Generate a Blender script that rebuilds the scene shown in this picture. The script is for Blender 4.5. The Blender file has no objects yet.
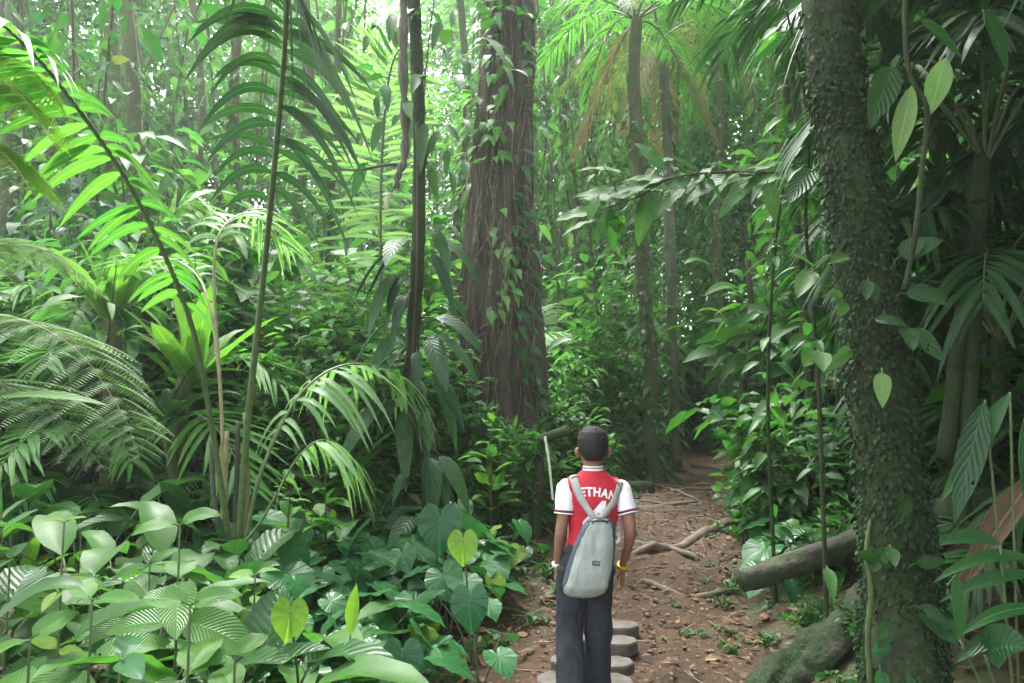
import bpy, math, random
import numpy as np
from mathutils import Vector, Matrix
from mathutils.bvhtree import BVHTree

random.seed(7)
rng = np.random.default_rng(7)
scene = bpy.context.scene
COL = scene.collection
R = math.radians

# ------------------------------------------------------------------ camera, sky, sun, exposure
F_PX = 740.0
PITCH = math.atan(58.5 / F_PX)
cam_d = bpy.data.cameras.new('camera')
cam = bpy.data.objects.new('camera', cam_d)
COL.objects.link(cam)
cam.location = (0, 0, 1.6)
cam.rotation_euler = (R(90) + PITCH, 0, 0)
cam_d.sensor_width = 36
cam_d.lens = F_PX / 1024 * 36
cam_d.clip_end = 600
cam_d.clip_start = 0.05
scene.camera = cam

SUN_EL, SUN_AZ = R(62), R(-20)        # azimuth from +Y towards +X; high and ahead on the left
world = bpy.data.worlds.new('World')
scene.world = world
world.use_nodes = True
wn = world.node_tree
wn.nodes.clear()
wo = wn.nodes.new('ShaderNodeOutputWorld')
wb = wn.nodes.new('ShaderNodeBackground')
ws = wn.nodes.new('ShaderNodeTexSky')
ws.sky_type = 'NISHITA'
ws.sun_disc = False
ws.sun_elevation = SUN_EL
ws.sun_rotation = SUN_AZ
ws.air_density = 1.0
ws.dust_density = 4.0
wh = wn.nodes.new('ShaderNodeHueSaturation')      # overcast: the sky's blue washed out to white
wh.inputs['Saturation'].default_value = 0.28
wn.links.new(ws.outputs[0], wh.inputs['Color'])
wn.links.new(wh.outputs[0], wb.inputs['Color'])
wb.inputs['Strength'].default_value = 0.15
wn.links.new(wb.outputs[0], wo.inputs['Surface'])

sun_d = bpy.data.lights.new('sun', 'SUN')
sun_d.energy = 1.5
sun_d.angle = R(14)
sun_d.color = (1.0, 0.98, 0.95)
sun = bpy.data.objects.new('sun', sun_d)
COL.objects.link(sun)
sd = Vector((math.cos(SUN_EL) * math.sin(SUN_AZ), math.cos(SUN_EL) * math.cos(SUN_AZ), math.sin(SUN_EL)))
sun.rotation_euler = sd.to_track_quat('Z', 'Y').to_euler()
sun.location = sd * 60

scene.view_settings.view_transform = 'Standard'
scene.view_settings.look = 'None'
scene.view_settings.exposure = 3.2
scene.view_settings.gamma = 1
scene.view_settings.use_curve_mapping = False
scene.render.engine = 'CYCLES'
scene.cycles.max_bounces = 9
scene.cycles.diffuse_bounces = 6
scene.cycles.glossy_bounces = 2
scene.cycles.transmission_bounces = 4
scene.cycles.volume_bounces = 1
scene.cycles.transparent_max_bounces = 10

# ------------------------------------------------------------------ helpers
CP, SP = math.cos(PITCH), math.sin(PITCH)

def P(px, py, d):
    """world point at depth d (metres ahead of the photographer) seen at a pixel"""
    rx = (px - 512) / F_PX
    ru = (341.5 - py) / F_PX
    y = CP - ru * SP
    z = SP + ru * CP
    s = d / y
    return np.array([rx * s, d, 1.6 + z * s])

def PX(px, d):
    return (px - 512) / F_PX * d

def norm(v):
    v = np.asarray(v, float)
    return v / np.maximum(np.linalg.norm(v, axis=-1, keepdims=True), 1e-9)

def smooth(a, b, x):
    t = np.clip((x - a) / (b - a), 0, 1)
    return t * t * (3 - 2 * t)

def _hash(ix, iy, seed):
    n = (ix.astype(np.int64) * 374761393 + iy.astype(np.int64) * 668265263 + seed * 1442695041) & 0x7fffffff
    n = ((n ^ (n >> 13)) * 1274126177) & 0x7fffffff
    return ((n ^ (n >> 16)) & 0xffff) / 65535.0

def vnoise(x, y, seed=0):
    x = np.asarray(x, float); y = np.asarray(y, float)
    ix, iy = np.floor(x), np.floor(y)
    fx, fy = x - ix, y - iy
    fx = fx * fx * (3 - 2 * fx); fy = fy * fy * (3 - 2 * fy)
    a = _hash(ix, iy, seed); b = _hash(ix + 1, iy, seed)
    c = _hash(ix, iy + 1, seed); d = _hash(ix + 1, iy + 1, seed)
    return (a * (1 - fx) + b * fx) * (1 - fy) + (c * (1 - fx) + d * fx) * fy - 0.5

def fbm(x, y, seed=0, o=4):
    s = 0; a = 1; f = 1
    for k in range(o):
        s = s + a * vnoise(x * f, y * f, seed + k)
        a *= 0.5; f *= 2.03
    return s

# terrain
def path_c(y):
    return np.interp(y, [-5, 2, 4.2, 5.9, 7.2, 9, 12, 16, 22, 30], [.3, .35, .62, .95, 1.5, 1.98, 2.75, 3.75, 7.5, 16])

def path_w(y):
    return np.interp(y, [0, 4.2, 5.9, 7.2, 9, 16, 30], [1.0, 1.0, .85, .72, .62, .6, .6])

def path_z(y):
    return 0.40 * smooth(5.0, 9.6, y) + 0.12 * smooth(10, 18, y)

def G(x, y):
    x = np.asarray(x, float); y = np.asarray(y, float)
    d = x - path_c(y); w = path_w(y)
    z = path_z(y)
    r = np.maximum(0, d - w * .8)
    l = np.maximum(0, -d - w * .8)
    z = z + 1.9 * (1 - np.exp(-r * .30 / 1.9 * 1.0)) * smooth(0, .5, r)
    z = z + .9 * (1 - np.exp(-l * .11 / .9)) * smooth(0, .8, l)
    off = smooth(-.1, .5, np.maximum(r, l))
    z = z + (.05 + .12 * off) * fbm(x * .8, y * .8, 3, 3)
    z = z + (.05 - .01 * off) * fbm(x * 3.1 + 7, y * 3.1, 11, 4)
    z = z + 6 * smooth(30, 90, np.abs(y)) + 6 * smooth(20, 80, np.abs(x))
    return z

class Acc:
    def __init__(s):
        s.V = []; s.F = []; s.U = []; s.M = []; s.n = 0
    def add(s, V, F, U=None, mi=0):
        V = np.asarray(V, np.float32).reshape(-1, 3); F = np.asarray(F, np.int64).reshape(-1, 4)
        if U is None: U = np.zeros((len(V), 2), np.float32)
        s.V.append(V); s.F.append(F + s.n); s.U.append(np.asarray(U, np.float32).reshape(-1, 2))
        s.M.append(np.full(len(F), mi, np.int32)); s.n += len(V)
        return s
    def mesh(s, name, mats, smooth_=True):
        V = np.concatenate(s.V); F = np.concatenate(s.F); U = np.concatenate(s.U); M = np.concatenate(s.M)
        me = bpy.data.meshes.new(name)
        me.vertices.add(len(V)); me.vertices.foreach_set('co', V.ravel())
        me.loops.add(len(F) * 4); me.loops.foreach_set('vertex_index', F.ravel().astype(np.int32))
        me.polygons.add(len(F))
        me.polygons.foreach_set('loop_start', (np.arange(len(F)) * 4).astype(np.int32))
        me.polygons.foreach_set('loop_total', np.full(len(F), 4, np.int32))
        me.polygons.foreach_set('material_index', M)
        me.update(calc_edges=True)
        uv = me.uv_layers.new(name='UVMap')
        uv.data.foreach_set('uv', U[F.ravel()].ravel())
        me.polygons.foreach_set('use_smooth', np.full(len(F), smooth_, bool))
        for m in (mats if isinstance(mats, (list, tuple)) else [mats]): me.materials.append(m)
        me.update()
        return me
    def obj(s, name, mats, parent=None, smooth_=True):
        o = bpy.data.objects.new(name, s.mesh(name, mats, smooth_))
        COL.objects.link(o)
        if parent is not None: o.parent = parent
        return o

def tag(o, label=None, cat=None, group=None, kind=None):
    if label: o['label'] = label
    if cat: o['category'] = cat
    if group: o['group'] = group
    if kind: o['kind'] = kind
    return o

def empty(name, loc, label=None, cat=None, group=None, rz=0, s=1):
    o = bpy.data.objects.new(name, None)
    o.empty_display_size = .1
    COL.objects.link(o); o.location = tuple(loc); o.rotation_euler = (0, 0, rz); o.scale = (s, s, s)
    return tag(o, label, cat, group)

def copy_tree(o, loc, rz=0, s=1, label=None, group=None, tilt=(0, 0)):
    r = o.copy(); COL.objects.link(r)
    r.location = tuple(loc); r.rotation_euler = (tilt[0], tilt[1], rz); r.scale = (s, s, s)
    if label: r['label'] = label
    if group: r['group'] = group
    for ch in o.children:
        c = ch.copy(); COL.objects.link(c); c.parent = r
        for g in ch.children:
            d = g.copy(); COL.objects.link(d); d.parent = c
    return r

def spline(pts, n):
    """Catmull-Rom through control points, n samples"""
    p = np.asarray(pts, float)
    p = np.vstack([2 * p[0] - p[1], p, 2 * p[-1] - p[-2]])
    m = len(p) - 3
    t = np.linspace(0, m - 1e-6, n); i = t.astype(int); f = (t - i)[:, None]
    a, b, c, d = p[i], p[i + 1], p[i + 2], p[i + 3]
    return .5 * ((2 * b) + (-a + c) * f + (2 * a - 5 * b + 4 * c - d) * f ** 2 + (-a + 3 * b - 3 * c + d) * f ** 3)

def tube(acc, pts, rad, n=8, mi=0, rough=0, seed=0, flat=1.0, cap=True):
    """a tube along points; rad scalar, pair or array; rough adds bumps, flat squashes it"""
    p = np.asarray(pts, float); k = len(p)
    rad = np.interp(np.linspace(0, 1, k), np.linspace(0, 1, np.size(rad)), np.atleast_1d(rad)) if np.size(rad) != k else np.asarray(rad, float)
    if cap:
        d0 = norm(p[1] - p[0]); d1 = norm(p[-1] - p[-2])
        p = np.vstack([p[0] - d0 * rad[0] * .02, p, p[-1] + d1 * rad[-1] * .02]); rad = np.r_[rad[0] * .02, rad, rad[-1] * .02]
        k += 2
    T = norm(np.gradient(p, axis=0))
    A = np.zeros((k, 3)); a = np.array([1., 0, 0]) if abs(T[0][0]) < .8 else np.array([0, 1., 0])
    for i in range(k):
        a = a - T[i] * np.dot(a, T[i]); a = a / max(np.linalg.norm(a), 1e-9); A[i] = a
    Bv = np.cross(T, A)
    th = np.linspace(0, 2 * np.pi, n + 1)
    rr = np.repeat(rad[:, None], n + 1, 1)
    if rough:
        L = np.cumsum(np.r_[0, np.linalg.norm(np.diff(p, axis=0), axis=1)])
        sc = 1.2 / max(rad.max(), .005)
        nz = fbm(np.cos(th)[None] * 1.7 + L[:, None] * sc * .45, np.sin(th)[None] * 1.7 + L[:, None] * sc * .13 + 5, seed + 1, 3)
        rr = rr * (1 + rough * nz)
    V = p[:, None] + A[:, None] * (rr * np.cos(th))[..., None] + Bv[:, None] * (rr * np.sin(th) * flat)[..., None]
    L = np.cumsum(np.r_[0, np.linalg.norm(np.diff(p, axis=0), axis=1)])
    U = np.stack(np.broadcast_arrays(th[None] / (2 * np.pi), L[:, None]), -1)
    i, j = np.meshgrid(np.arange(k - 1), np.arange(n), indexing='ij')
    q = i * (n + 1) + j
    Fq = np.stack([q, q + 1, q + n + 2, q + n + 1], -1)
    return acc.add(V, Fq, U, mi)

PROF = {
    'lance': lambda t: np.sin(np.pi * np.clip(t, 0, 1) ** .85) ** .9,
    'oval': lambda t: np.sin(np.pi * t ** .8) ** .62 * (1 - .15 * t),
    'strap': lambda t: np.minimum(1, (t * 5 + .25)) * (1 - t ** 5) ** .8,
    'leaflet': lambda t: np.minimum(1, t * 4 + .15) * (1 - t ** 2.2) ** .8,
    'broad': lambda t: np.sin(np.pi * t ** .7) ** .8,
    'acum': lambda t: np.sin(np.pi * np.clip(t / .9, 0, 1) ** .75) ** .8 * (t < .9) + .05,
}

def blades(acc, B, D, N, L, W, droop=.3, prof='lance', nseg=4, ncol=3, fold=.3, mi=0, wav=0, stalk=0):
    """many leaves at once: base B, direction D, face normal N, length L, width W (arrays)"""
    B = np.atleast_2d(B).astype(float); m = len(B)
    D = norm(np.broadcast_to(D, (m, 3))); N = norm(np.broadcast_to(N, (m, 3)))
    L = np.broadcast_to(L, (m,)).astype(float); W = np.broadcast_to(W, (m,)).astype(float)
    dr = np.broadcast_to(droop, (m,)).astype(float)
    t = np.linspace(0, 1, nseg + 1)
    down = np.array([0, 0, -1.])
    if stalk:
        B0 = B; B = B + D * (L * stalk)[:, None]
    Pt = B[:, None] + D[:, None] * (L[:, None] * t)[..., None] + down * (dr[:, None] * L[:, None] * t ** 2)[..., None]
    T = norm(D[:, None] + down * (2 * dr[:, None] * t)[..., None])
    S = norm(np.cross(T, N[:, None]))
    Q = np.cross(S, T)
    w = np.maximum(PROF[prof](t), .012)[None] * W[:, None] / 2
    c = np.linspace(-1, 1, ncol)
    V = Pt[:, :, None] + S[:, :, None] * (c[None, None] * w[..., None])[..., None] \
        + Q[:, :, None] * (fold * (np.abs(c) ** 1.3)[None, None] * w[..., None])[..., None]
    if wav:
        ph = rng.uniform(0, 6.28, (m, 1, 1))
        V = V + Q[:, :, None] * (wav * np.abs(c)[None, None] * w[..., None] * np.sin(t[None, :, None] * 17 + ph + c[None, None] * 2))[..., None]
    U = np.broadcast_to(np.stack(np.meshgrid(t, (c + 1) / 2, indexing='ij')[::-1], -1)[None], (m, nseg + 1, ncol, 2))
    i, j = np.meshgrid(np.arange(nseg), np.arange(ncol - 1), indexing='ij')
    q = (i * ncol + j).ravel()
    f = np.stack([q, q + 1, q + ncol + 1, q + ncol], -1)
    Fq = f[None] + (np.arange(m) * (nseg + 1) * ncol)[:, None, None]
    acc.add(V, Fq, U, mi)
    if stalk:
        for k in range(m):
            tube(acc, [B0[k], (B0[k] + B[k]) / 2, B[k] + D[k] * .02], .003 + W[k] * .012, 4, mi, cap=False)
    return acc

# heart-shaped leaf template: attached at the origin, tip towards +Y, length about 1
def heart_template(lobe=.45, wide=.5, notch=.07, cup=.10, na=32, nr=5, ruf=.02):
    th = np.linspace(-np.pi, np.pi, na + 1)
    a = np.abs(th)
    r = np.interp(a, [0, .12, .35, .8, 1.4, 2.0, 2.55, 2.9, 3.05, np.pi],
                  [.78, .70, .60, .53, .98 * wide, .9 * wide, lobe, lobe * .72, notch * 2.2, notch])
    fr = np.linspace(.02, 1, nr + 1)
    x = fr[:, None] * (r * np.sin(th))[None]; y = fr[:, None] * (r * np.cos(th))[None]
    z = cup * np.abs(x) * 1.2 - .30 * np.maximum(y, 0) ** 2 - .35 * np.maximum(-y, 0) ** 2 + ruf * np.sin(th * 9)[None] * fr[:, None] ** 2
    V = np.stack([x, y, z], -1)
    U = np.stack(np.broadcast_arrays(((th + np.pi) / (2 * np.pi))[None], fr[:, None]), -1)
    i, j = np.meshgrid(np.arange(nr), np.arange(na), indexing='ij')
    q = i * (na + 1) + j
    return V.reshape(-1, 3), np.stack([q, q + 1, q + na + 2, q + na + 1], -1).reshape(-1, 4)[:, ::-1], U.reshape(-1, 2)

HEART = heart_template()
HEART_LONG = heart_template(lobe=.36, wide=.36, cup=.2, na=24, nr=3)

def put(acc, T, D, N, pos, s, mi=0, sx=1.0):
    """place a template: its +Y along D, its +Z along N"""
    V, Fq, U = T
    D = norm(D); X = norm(np.cross(D, N)); Z = np.cross(X, D)
    acc.add(pos + (V[:, :1] * X * sx + V[:, 1:2] * D + V[:, 2:] * Z) * s, Fq, U, mi)

def rand_dir(n, zlo=-1, zhi=1):
    a = rng.uniform(0, 2 * np.pi, n); z = rng.uniform(zlo, zhi, n); r = np.sqrt(np.maximum(0, 1 - z * z))
    return np.stack([r * np.cos(a), r * np.sin(a), z], -1)

# pinnate frond: rachis through points, leaflets on both sides
def frond(acc, pts, t0=.25, n=34, Lf=.5, Wf=.045, droop=.35, angle=60, rr=(.014, .003), up=(0, 0, 1), lift=.25,
          prof='leaflet', nseg=5, mi=0, mi_r=1, shape=None, jit=.12, fold=.25, ncol=3, tip=1.0, drop=0.0):
    c = spline(pts, 60)
    tube(acc, c, np.linspace(rr[0], rr[1], 60), 6, mi_r)
    T = norm(np.gradient(c, axis=0))
    ts = np.linspace(t0, tip, n)
    for side in (-1, 1):
        t = np.clip(ts + rng.normal(0, .25 / n, n) + side * .2 / n, 0, 1)
        idx = t * 59
        b = np.stack([np.interp(idx, np.arange(60), c[:, k]) for k in range(3)], -1)
        tt = norm(np.stack([np.interp(idx, np.arange(60), T[:, k]) for k in range(3)], -1))
        upv = np.broadcast_to(np.array(up, float), b.shape)
        S = norm(np.cross(tt, upv)) * side
        Nn = norm(np.cross(S, tt)) * side
        u = (t - t0) / max(1 - t0, 1e-6)
        a = R(angle) * (1 - .45 * u) + rng.normal(0, jit, n)
        D = norm(tt * np.cos(a)[:, None] + S * np.sin(a)[:, None] + Nn * lift * (1 + rng.normal(0, .3, n))[:, None] + np.array([0, 0, -drop]))
        sh = (shape(u) if shape else np.sin(np.pi * (u * .8 + .14)) ** .6)
        keep = rng.random(n) > .04
        blades(acc, b[keep], D[keep], Nn[keep], (Lf * sh * rng.uniform(.88, 1.08, n))[keep], (Wf * (.55 + .45 * sh) * rng.uniform(.85, 1.1, n))[keep],
               droop * rng.uniform(.6, 1.35, keep.sum()), prof, nseg, ncol, fold, mi)
    return acc

# fern frond: pinnae along the rachis, each with small pinnules
def fern(acc, pts, n=20, Lp=.35, Wp=.022, up=(0, 0, 1), mi=0, mi_r=1, rr=(.008, .002), t0=.12, sag=.25, dens=16, ang=70):
    c = spline(pts, 50)
    tube(acc, c, np.linspace(rr[0], rr[1], 50), 5, mi_r)
    T = norm(np.gradient(c, axis=0))
    for k, t in enumerate(np.linspace(t0, .985, n)):
        u = (t - t0) / (1 - t0)
        L = Lp * (np.sin(np.pi * (u * .72 + .25)) ** .9 if u < .98 else .1)
        for side in (-1, 1):
            i = int(t * 49); b = c[i]; tt = T[i]
            S = norm(np.cross(tt, up)) * side
            d = norm(tt * math.cos(R(ang)) + S * math.sin(R(ang)) + np.array([0, 0, .05]) + rng.normal(0, .05, 3))
            m = dens
            q = np.linspace(0.04, 1, m)
            rp = b + d * (L * q)[:, None] + np.array([0, 0, -1.]) * (sag * L * q ** 2)[:, None]
            td = norm(np.gradient(rp, axis=0))
            tube(acc, rp[::3], (.0022, .0008), 3, mi, cap=False)
            for s2 in (-1, 1):
                s_ = norm(np.cross(td, up)) * s2
                dd = norm(td * .45 + s_)
                ln = L * .24 * (1 - q ** 1.6) + .008
                blades(acc, rp, dd, np.array(up, float), ln, np.maximum(L / m * .95, .004), .15, 'leaflet', 2, 3, .1, mi)
    return acc

# ------------------------------------------------------------------ materials
def new_mat(name):
    m = bpy.data.materials.new(name); m.use_nodes = True
    nt = m.node_tree; nt.nodes.clear()
    out = nt.nodes.new('ShaderNodeOutputMaterial')
    return m, nt, out

def mth(nt, op, a, b=None, c=None):
    n = nt.nodes.new('ShaderNodeMath'); n.operation = op
    for k, v in enumerate((a, b, c)):
        if v is None: continue
        if isinstance(v, (int, float)): n.inputs[k].default_value = v
        else: nt.links.new(v, n.inputs[k])
    return n.outputs[0]

def mixc(nt, f, a, b):
    n = nt.nodes.new('ShaderNodeMix'); n.data_type = 'RGBA'
    for k, v in ((0, f), (6, a), (7, b)):
        if isinstance(v, (int, float)): n.inputs[k].default_value = v
        elif isinstance(v, tuple): n.inputs[k].default_value = (*v, 1)
        else: nt.links.new(v, n.inputs[k])
    return n.outputs[2]

def noise(nt, scale, detail=4, coord='Object', rough=.55, vec=None):
    tc = nt.nodes.new('ShaderNodeTexCoord')
    n = nt.nodes.new('ShaderNodeTexNoise'); n.inputs['Scale'].default_value = scale
    n.inputs['Detail'].default_value = detail; n.inputs['Roughness'].default_value = rough
    nt.links.new(vec or tc.outputs[coord], n.inputs['Vector'])
    return n.outputs['Fac']

def ramp(nt, f, lo, hi):
    n = nt.nodes.new('ShaderNodeMapRange'); n.inputs[1].default_value = lo; n.inputs[2].default_value = hi
    nt.links.new(f, n.inputs[0]); return n.outputs[0]

def leaf_mat(name, c1, c2, rough=.38, trans=.35, veins=None, nv=9, tcol=None, spots=0.0, vs=.55, holes=False):
    m, nt, out = new_mat(name)
    geo = nt.nodes.new('ShaderNodeNewGeometry'); oi = nt.nodes.new('ShaderNodeObjectInfo')
    r = geo.outputs['Random Per Island']
    col = mixc(nt, r, c1, c2)
    hs = nt.nodes.new('ShaderNodeHueSaturation')
    hs.inputs['Saturation'].default_value = 1.0
    v = mth(nt, 'MULTIPLY_ADD', oi.outputs['Random'], .35, .82)
    hv = mth(nt, 'MULTIPLY_ADD', mth(nt, 'FRACT', mth(nt, 'MULTIPLY', r, 17.3)), .035, .483)
    nt.links.new(v, hs.inputs['Value']); nt.links.new(hv, hs.inputs['Hue']); nt.links.new(col, hs.inputs['Color'])
    col = hs.outputs[0]
    # mottling of the blade itself
    nz = noise(nt, 14, 2)
    col = mixc(nt, mth(nt, 'MULTIPLY', ramp(nt, nz, .45, .75), .35), col, tuple(x * .55 for x in c1))
    # a few yellowing leaves
    if 'palm' not in name and 'ivy' not in name:
        yl = mth(nt, 'GREATER_THAN', mth(nt, 'FRACT', mth(nt, 'MULTIPLY', r, 71.7)), .99)
        col = mixc(nt, mth(nt, 'MULTIPLY', yl, .5), col, (.22, .20, .05))
    br = mth(nt, 'MULTIPLY', ramp(nt, noise(nt, 55, 3), .66, .70), .5)          # brown specks
    col = mixc(nt, br, col, (.10, .07, .03))
    bs = nt.nodes.new('ShaderNodeBsdfPrincipled'); bs.inputs['Roughness'].default_value = rough + .08
    bs.inputs['Specular IOR Level'].default_value = .32
    if veins:
        uv = nt.nodes.new('ShaderNodeUVMap'); sp = nt.nodes.new('ShaderNodeSeparateXYZ')
        nt.links.new(uv.outputs[0], sp.inputs[0])
        if veins == 'pinnate':
            a = mth(nt, 'ABSOLUTE', mth(nt, 'SUBTRACT', sp.outputs[0], .5))
            s = mth(nt, 'SUBTRACT', mth(nt, 'MULTIPLY', sp.outputs[1], nv), mth(nt, 'MULTIPLY', a, nv * .55))
            w = mth(nt, 'ABSOLUTE', mth(nt, 'SINE', mth(nt, 'MULTIPLY', s, math.pi)))
            mid = mth(nt, 'LESS_THAN', a, .022)
        elif veins == 'parallel':
            a = mth(nt, 'ABSOLUTE', mth(nt, 'SUBTRACT', sp.outputs[0], .5))
            w = mth(nt, 'ABSOLUTE', mth(nt, 'SINE', mth(nt, 'MULTIPLY', sp.outputs[0], math.pi * nv)))
            mid = mth(nt, 'LESS_THAN', a, .03)
        else:
            w = mth(nt, 'ABSOLUTE', mth(nt, 'SINE', mth(nt, 'MULTIPLY', sp.outputs[0], math.pi * nv)))
            mid = mth(nt, 'LESS_THAN', mth(nt, 'ABSOLUTE', mth(nt, 'SUBTRACT', sp.outputs[0], .5)), .008)
        line = mth(nt, 'LESS_THAN', w, .13)
        vein = mth(nt, 'MAXIMUM', mth(nt, 'MULTIPLY', line, .45), mid)
        col = mixc(nt, mth(nt, 'MULTIPLY', vein, vs), col, tuple(min(1, x * 2.2 + .03) for x in c2))
        bp = nt.nodes.new('ShaderNodeBump'); bp.inputs['Strength'].default_value = .4 if veins != 'radial' else .22; bp.inputs['Distance'].default_value = .01
        nt.links.new(mth(nt, 'POWER', w, .5), bp.inputs['Height'])
        nt.links.new(bp.outputs[0], bs.inputs['Normal'])
    nt.links.new(col, bs.inputs['Base Color'])
    tr = nt.nodes.new('ShaderNodeBsdfTranslucent')
    t2 = nt.nodes.new('ShaderNodeMix'); t2.data_type = 'RGBA'; t2.blend_type = 'MULTIPLY'; t2.inputs[0].default_value = 1
    nt.links.new(col, t2.inputs[6]); t2.inputs[7].default_value = (*(tcol or (1.35, 1.6, .85)), 1)
    nt.links.new(t2.outputs[2], tr.inputs['Color'])
    mx = nt.nodes.new('ShaderNodeMixShader'); mx.inputs[0].default_value = trans
    nt.links.new(bs.outputs[0], mx.inputs[1]); nt.links.new(tr.outputs[0], mx.inputs[2])
    if holes:                                     # insect holes eaten through the blade
        ho = nt.nodes.new('ShaderNodeBsdfTransparent'); mh = nt.nodes.new('ShaderNodeMixShader')
        nt.links.new(mth(nt, 'GREATER_THAN', noise(nt, 24, 1), .735), mh.inputs[0])
        nt.links.new(mx.outputs[0], mh.inputs[1]); nt.links.new(ho.outputs[0], mh.inputs[2]); mx = mh
    nt.links.new(mx.outputs[0], out.inputs['Surface'])
    return m

def plain(name, c, rough=.6, c2=None, scale=20, bump=0, coord='Object', det=4, stretch=None, spec=.4, lo=.35, hi=.65, bd=.01, moss=None, mlo=.5, mhi=.62, mscale=3):
    m, nt, out = new_mat(name)
    bs = nt.nodes.new('ShaderNodeBsdfPrincipled'); bs.inputs['Roughness'].default_value = rough
    bs.inputs['Specular IOR Level'].default_value = spec
    vec = None
    if stretch:
        tc = nt.nodes.new('ShaderNodeTexCoord'); mp = nt.nodes.new('ShaderNodeMapping')
        mp.inputs['Scale'].default_value = stretch
        nt.links.new(tc.outputs[coord], mp.inputs[0]); vec = mp.outputs[0]
    nz = noise(nt, scale, det, coord, .6, vec)
    col = mixc(nt, ramp(nt, nz, lo, hi), c, c2 or tuple(x * .7 for x in c))
    if moss:
        mz = noise(nt, mscale, 5, 'Object', .65)
        col = mixc(nt, ramp(nt, mz, mlo, mhi), col, mixc(nt, noise(nt, 40, 3), tuple(x * .5 for x in moss), tuple(x * 1.5 for x in moss)))
    nt.links.new(col, bs.inputs['Base Color'])
    if bump:
        bp = nt.nodes.new('ShaderNodeBump'); bp.inputs['Strength'].default_value = bump; bp.inputs['Distance'].default_value = bd
        nt.links.new(nz, bp.inputs['Height']); nt.links.new(bp.outputs[0], bs.inputs['Normal'])
    nt.links.new(bs.outputs[0], out.inputs['Surface'])
    return m

M = {}
M['mid'] = leaf_mat('leaf_green', (.022, .085, .018), (.055, .165, .032), .42, .4)
M['bright'] = leaf_mat('leaf_fresh_green', (.06, .18, .025), (.11, .27, .04), .4, .45, 'pinnate', 10, vs=.3, holes=True)
M['far'] = leaf_mat('leaf_forest', (.04, .125, .03), (.10, .24, .06), .5, .45)
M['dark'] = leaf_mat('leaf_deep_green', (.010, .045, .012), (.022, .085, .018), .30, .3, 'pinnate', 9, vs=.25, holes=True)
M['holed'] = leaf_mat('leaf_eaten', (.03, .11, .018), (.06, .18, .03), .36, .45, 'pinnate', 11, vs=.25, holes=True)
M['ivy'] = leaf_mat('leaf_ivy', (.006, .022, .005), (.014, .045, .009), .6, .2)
M['taro'] = leaf_mat('leaf_aroid', (.014, .080, .030), (.032, .135, .045), .26, .3, 'radial', 22, vs=.2, holes=True)
M['heart_bright'] = leaf_mat('leaf_aroid_young', (.13, .27, .03), (.17, .32, .04), .35, .5, 'radial', 20, vs=.3)
M['corr'] = leaf_mat('leaf_corrugated', (.03, .125, .025), (.07, .20, .035), .30, .4, 'pinnate', 17, vs=.25, holes=True)
M['pale'] = leaf_mat('leaf_pale_green', (.09, .2, .06), (.14, .27, .08), .4, .4, 'pinnate', 12, vs=.3)
M['frond'] = leaf_mat('leaf_palm', (.02, .085, .018), (.042, .145, .028), .36, .38, 'parallel', 7)
M['frond_fresh'] = leaf_mat('leaf_palm_fresh', (.05, .17, .025), (.09, .24, .04), .36, .48, 'parallel', 7)
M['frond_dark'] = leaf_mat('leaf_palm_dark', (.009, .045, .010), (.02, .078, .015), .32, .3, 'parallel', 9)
M['frond_pale'] = leaf_mat('leaf_palm_pale', (.13, .26, .09), (.22, .37, .15), .32, .4, 'parallel', 5)
M['fern'] = leaf_mat('leaf_fern', (.13, .21, .11), (.20, .30, .17), .5, .35)
M['fern_bright'] = leaf_mat('leaf_fern_fresh', (.14, .30, .03), (.20, .38, .05), .5, .5)
M['olive'] = leaf_mat('leaf_olive', (.09, .14, .04), (.16, .20, .06), .5, .35)
M['dryfrond'] = leaf_mat('leaf_dry_palm', (.22, .17, .09), (.34, .27, .14), .7, .25, 'parallel', 9, tcol=(1.1, 1, .7))
M['deadleaf'] = leaf_mat('leaf_dead', (.07, .05, .025), (.15, .11, .055), .7, .15, 'parallel', 9, tcol=(1.1, 1, .7))
M['reddish'] = leaf_mat('leaf_reddish', (.10, .045, .03), (.16, .06, .04), .45, .3)
M['stem'] = plain('stem_green', (.05, .09, .03), .5, (.09, .11, .045), 30)
M['stem_brown'] = plain('stem_brown', (.09, .065, .04), .7, (.05, .04, .025), 30)
M['stem_dark'] = plain('stem_dark', (.025, .035, .018), .6, (.05, .05, .03), 30)
M['rachis'] = plain('palm_stalk', (.05, .10, .03), .45, (.10, .13, .05), 20)
M['rachis_tan'] = plain('palm_stalk_tan', (.22, .20, .09), .55, (.13, .12, .05), 12)
M['bark'] = plain('bark_brown', (.095, .073, .053), .85, (.024, .019, .014), 7, 1.0, det=7, stretch=(2.2, 2.2, .22), bd=.05, moss=(.06, .075, .03), mlo=.62, mhi=.8, mscale=1.6)
M['fibre'] = plain('root_fibre', (.17, .135, .10), .85, (.07, .052, .038), 18)
M['bark_far'] = plain('bark_grey', (.13, .12, .09), .85, (.07, .07, .05), 5, .6, stretch=(2, 2, .4), bd=.03, moss=(.05, .09, .03), mlo=.45, mhi=.6, mscale=1.5)
M['bark_moss'] = plain('bark_mossy', (.10, .08, .05), .9, (.045, .035, .022), 12, .8, bd=.02, moss=(.045, .075, .02), mlo=.38, mhi=.55, mscale=5)
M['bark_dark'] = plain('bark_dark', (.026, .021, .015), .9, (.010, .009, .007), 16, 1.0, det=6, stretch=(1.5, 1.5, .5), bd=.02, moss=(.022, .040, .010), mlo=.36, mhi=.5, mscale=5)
M['moss'] = plain('moss', (.020, .042, .010), .95, (.008, .015, .006), 30, 1.0, bd=.02, det=8, moss=(.05, .035, .022), mlo=.52, mhi=.66, mscale=7)
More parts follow.
